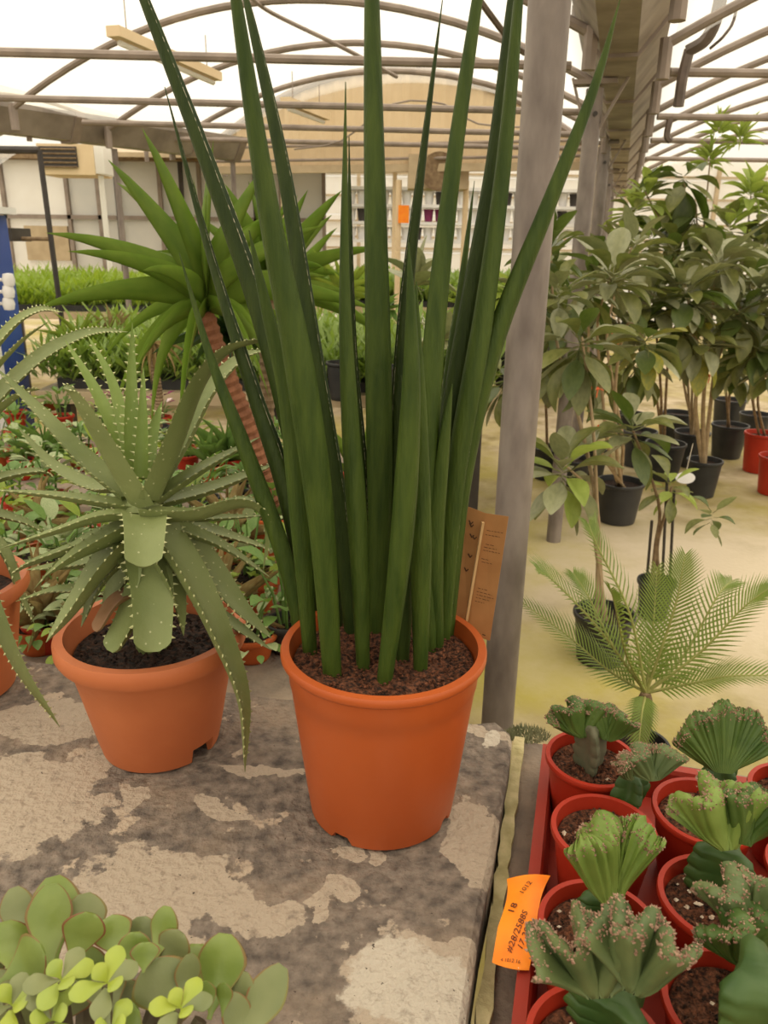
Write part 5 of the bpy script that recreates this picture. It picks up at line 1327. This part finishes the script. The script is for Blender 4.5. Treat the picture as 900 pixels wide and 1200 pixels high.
# broad-leaved plants on that bench
def bigleaf(px, py, Y, zt, label, kind, n_, L, W, e0, e1, pm=M_black):
    c = at_y(px, py, Y); q = Vector((c.x, Y, zt)); t = thing('potted_foliage_plant', label, 'potted plant', q); h_ = max(.1, min(.22, c.z - zt - .02))
    pot(t, q, .07, .055, h_ * .8, pm, lip=.005, lip_h=.014, seg=36, soil=M_soild, soil_d=.015)
    mb = MB(); mb.tube([q + Vector((0, 0, h_ * .7)), c], .008, 6); mb.build('stem', M_herb, t)
    whorl(t, kind, c, n_, L, W, e0, e1)
bigleaf(488, 335, 3.6, .80, 'plant with broad pale grey-green leaves behind the snake plant', 'ficb', 9, .22, .10, 10, 80)
bigleaf(400, 350, 3.6, .80, 'plant with long bright blades on the bench behind the yuccas', 'lime', 18, .24, .03, 10, 80)
bigleaf(600, 350, 4.0, .80, 'light green bushy plant by the thick post', 'ficd', 16, .16, .07, -20, 70)
bigleaf(545, 360, 3.9, .80, 'yellow-green bushy plant behind the leaning snake plant leaves', 'limeo', 24, .12, .06, -20, 70)
bigleaf(450, 365, 3.5, .80, 'mid green bushy plant behind the central snake plant leaves', 'herb', 24, .12, .06, -20, 70)
bigleaf(350, 330, 3.7, .80, 'arching green blades behind the second yucca', 'yuc', 16, .30, .03, 0, 70)
bigleaf(515, 400, 3.2, .001, 'low pale leafy plant on the floor behind the snake plant', 'ficb', 12, .14, .07, -20, 60)

# ================================================================== far rack with pale pots
YR = 10.0
xa = at_y(405, 250, YR).x; xb = at_y(690, 250, YR).x
rack = thing('display_rack', 'long white display rack with rows of pale pots under the gable', 'rack', ((xa + xb) / 2, YR, 0))
shel = [at_y(480, 283, YR).z, at_y(480, 262, YR).z, at_y(480, 242, YR).z, at_y(480, 222, YR).z]
for z in shel:
    mb = MB(); mb.box(((xa + xb) / 2, YR, z), (xb - xa, .34, .035)); mb.build('shelf', M_wplas, rack, smooth=False)
for i in range(6):
    x = xa + (xb - xa) * i / 5
    mb = MB(); mb.box((x, YR - .16, (shel[-1] + .5) / 2), (.05, .05, shel[-1] + .5)); mb.build('upright', M_cream, rack, smooth=False)
pot_me = None
for r_, z in enumerate(shel[:3]):
    nn = 22
    for i in range(nn):
        x = xa + (xb - xa) * (i + .5) / nn
        if pot_me is None:
            mb = MB(); mb.lathe([(.001, 0), (.045, 0), (.058, .125), (.064, .125), (.064, .145), (.052, .145), (.05, .12), (.001, .12)], (0, 0, 0), 16)
            o0 = mb.build('small_pot', M_wplas, loc=(0, 0, 0)); pot_me = o0.data; o = o0
            pm2 = {}
            for nm_, mm_ in (('p', M_purple), ('d', M_dark)):
                c_ = pot_me.copy(); c_.materials.clear(); c_.materials.append(mm_); pm2[nm_] = c_
        else:
            me = pot_me
            if r_ == 1 and i in (7, 8): me = pm2['p']
            elif (i * 7 + r_ * 5) % 6 == 0: me = pm2['d']
            o = bpy.data.objects.new('small_pot', me); sc.collection.objects.link(o)
        o.location = (x, YR - .04, z + .0185)
        if o.data is pot_me: tag(o, 'small pale pot standing on the far white rack', 'pot', 'pale pots on the far rack')
        elif o.data is pm2['p']: tag(o, 'small purple pot among the pale ones on the far rack', 'pot', 'purple pots on the far rack')
        else: tag(o, 'small dark pot among the pale ones on the far rack', 'pot', 'dark pots on the far rack')
# orange sign on the rack upright, brown box under the lintel
p = at_y(473, 251, 6.955); mb = MB(); mb.box(p, (.09, .014, .14)); mb.box(p + Vector((0, .016, -.02)), (.03, .02, .08)); tag(mb.build('orange_sign', M_tag, smooth=False, loc=p), 'small orange sign on the far rack', 'sign')
p = at_y(513, 203, 7.05); t = thing('heater_box', 'dark brown round-mouthed heater box under the cream gable', 'heater', p)
mb = MB(); mb.box(p, (.5, .3, .26)); mb.build('housing', M_creamd, t, smooth=False)
mb = MB(); mb.lathe([(.001, 0), (.14, 0), (.15, .03), (.001, .02)], (0, 0, 0), 24)
for i, v in enumerate(mb.v): mb.v[i] = Matrix.Rotation(R(90), 3, 'X') @ v + p + Vector((0, -.15, 0))
mb.build('fan_mouth', M_bark, t)
mb = MB(); mb.tube([p + Vector((.2, -.1, .12)), Vector((p.x + .2, p.y - .1, 2.4))], .012, 6); mb.build('hanger', M_pipe, t)
for (px, lb) in ((467, 'cream slender post under the gable beside the orange sign'), (545, 'cream slender post under the gable beside the heater box'), (333, 'cream slender post under the gable behind the yucca')):
    p = at_y(px, 250, 7.0); mb = MB(); mb.lathe([(.001, 0), (.05, 0), (.05, .02), (.024, .03), (.024, 2.0), (.001, 2.0)], (p.x, 7.0, 0), 12); tag(mb.build('slender_post', M_cream, loc=(p.x, 7.0, 0)), lb, 'post')

# ================================================================== left edge: black rack and blue cabinet
p0 = at_y(46, 176, 4.6); p1 = at_y(63, 356, 4.6)
rk = thing('metal_rack', 'thin black metal rack frame by the blue cabinet', 'rack', (p1.x, 4.6, 0))
mb = MB(); mb.tube([(p0.x, 4.6, p0.z), (p0.x + .02, 4.6, 0)], .016, 8); mb.build('upright', M_dark, rk)
mb = MB(); mb.tube([(p0.x - .9, 4.6, p0.z), (p0.x - .88, 4.6, 0)], .016, 8); mb.build('upright', M_dark, rk)
mb = MB(); mb.tube([(p0.x, 4.6, p0.z), (p0.x - .9, 4.6, p0.z)], .02, 8); mb.build('crossbar', M_dark, rk)
zq = at_y(50, 280, 4.6).z; mb = MB(); mb.tube([(p0.x, 4.6, zq), (p0.x - .9, 4.6, zq)], .011, 8); mb.build('crossbar', M_bark, rk)
zq = at_y(10, 275, 4.6).z; mb = MB(); mb.box((p0.x - .26, 4.6, zq), (.2, .25, .07)); mb.build('tray', M_dark, rk, smooth=False)
c0 = at_y(-34, 300, 3.6); bx = thing('blue_cabinet', 'blue painted cabinet with white corner post at the bench side', 'cabinet', (c0.x - .2, 3.7, 0))
mb = MB(); mb.box((c0.x - .22, 3.75, .8), (.5, .35, 1.6)); mb.build('body', M_blue, bx, smooth=False)
mb = MB(); mb.box((c0.x + .05, 3.58, .8), (.045, .045, 1.62)); mb.build('corner_post', M_wplas, bx, smooth=False)
mb = MB(); mb.box((c0.x - .22, 3.75, 1.62), (.58, .4, .03)); mb.build('top', M_wplas, bx, smooth=False)
for k in range(3):
    p = at_y(10, 328 + 14 * k, 3.62); mb = MB(); mb.lathe([(.001, 0), (.022, .004), (.028, .03), (.022, .056), (.001, .06)], (p.x, p.y, p.z - .03), 14); mb.tube([p + Vector((-.07, 0, 0)), p], .008, 6); mb.build('knob', M_wplas, bx)
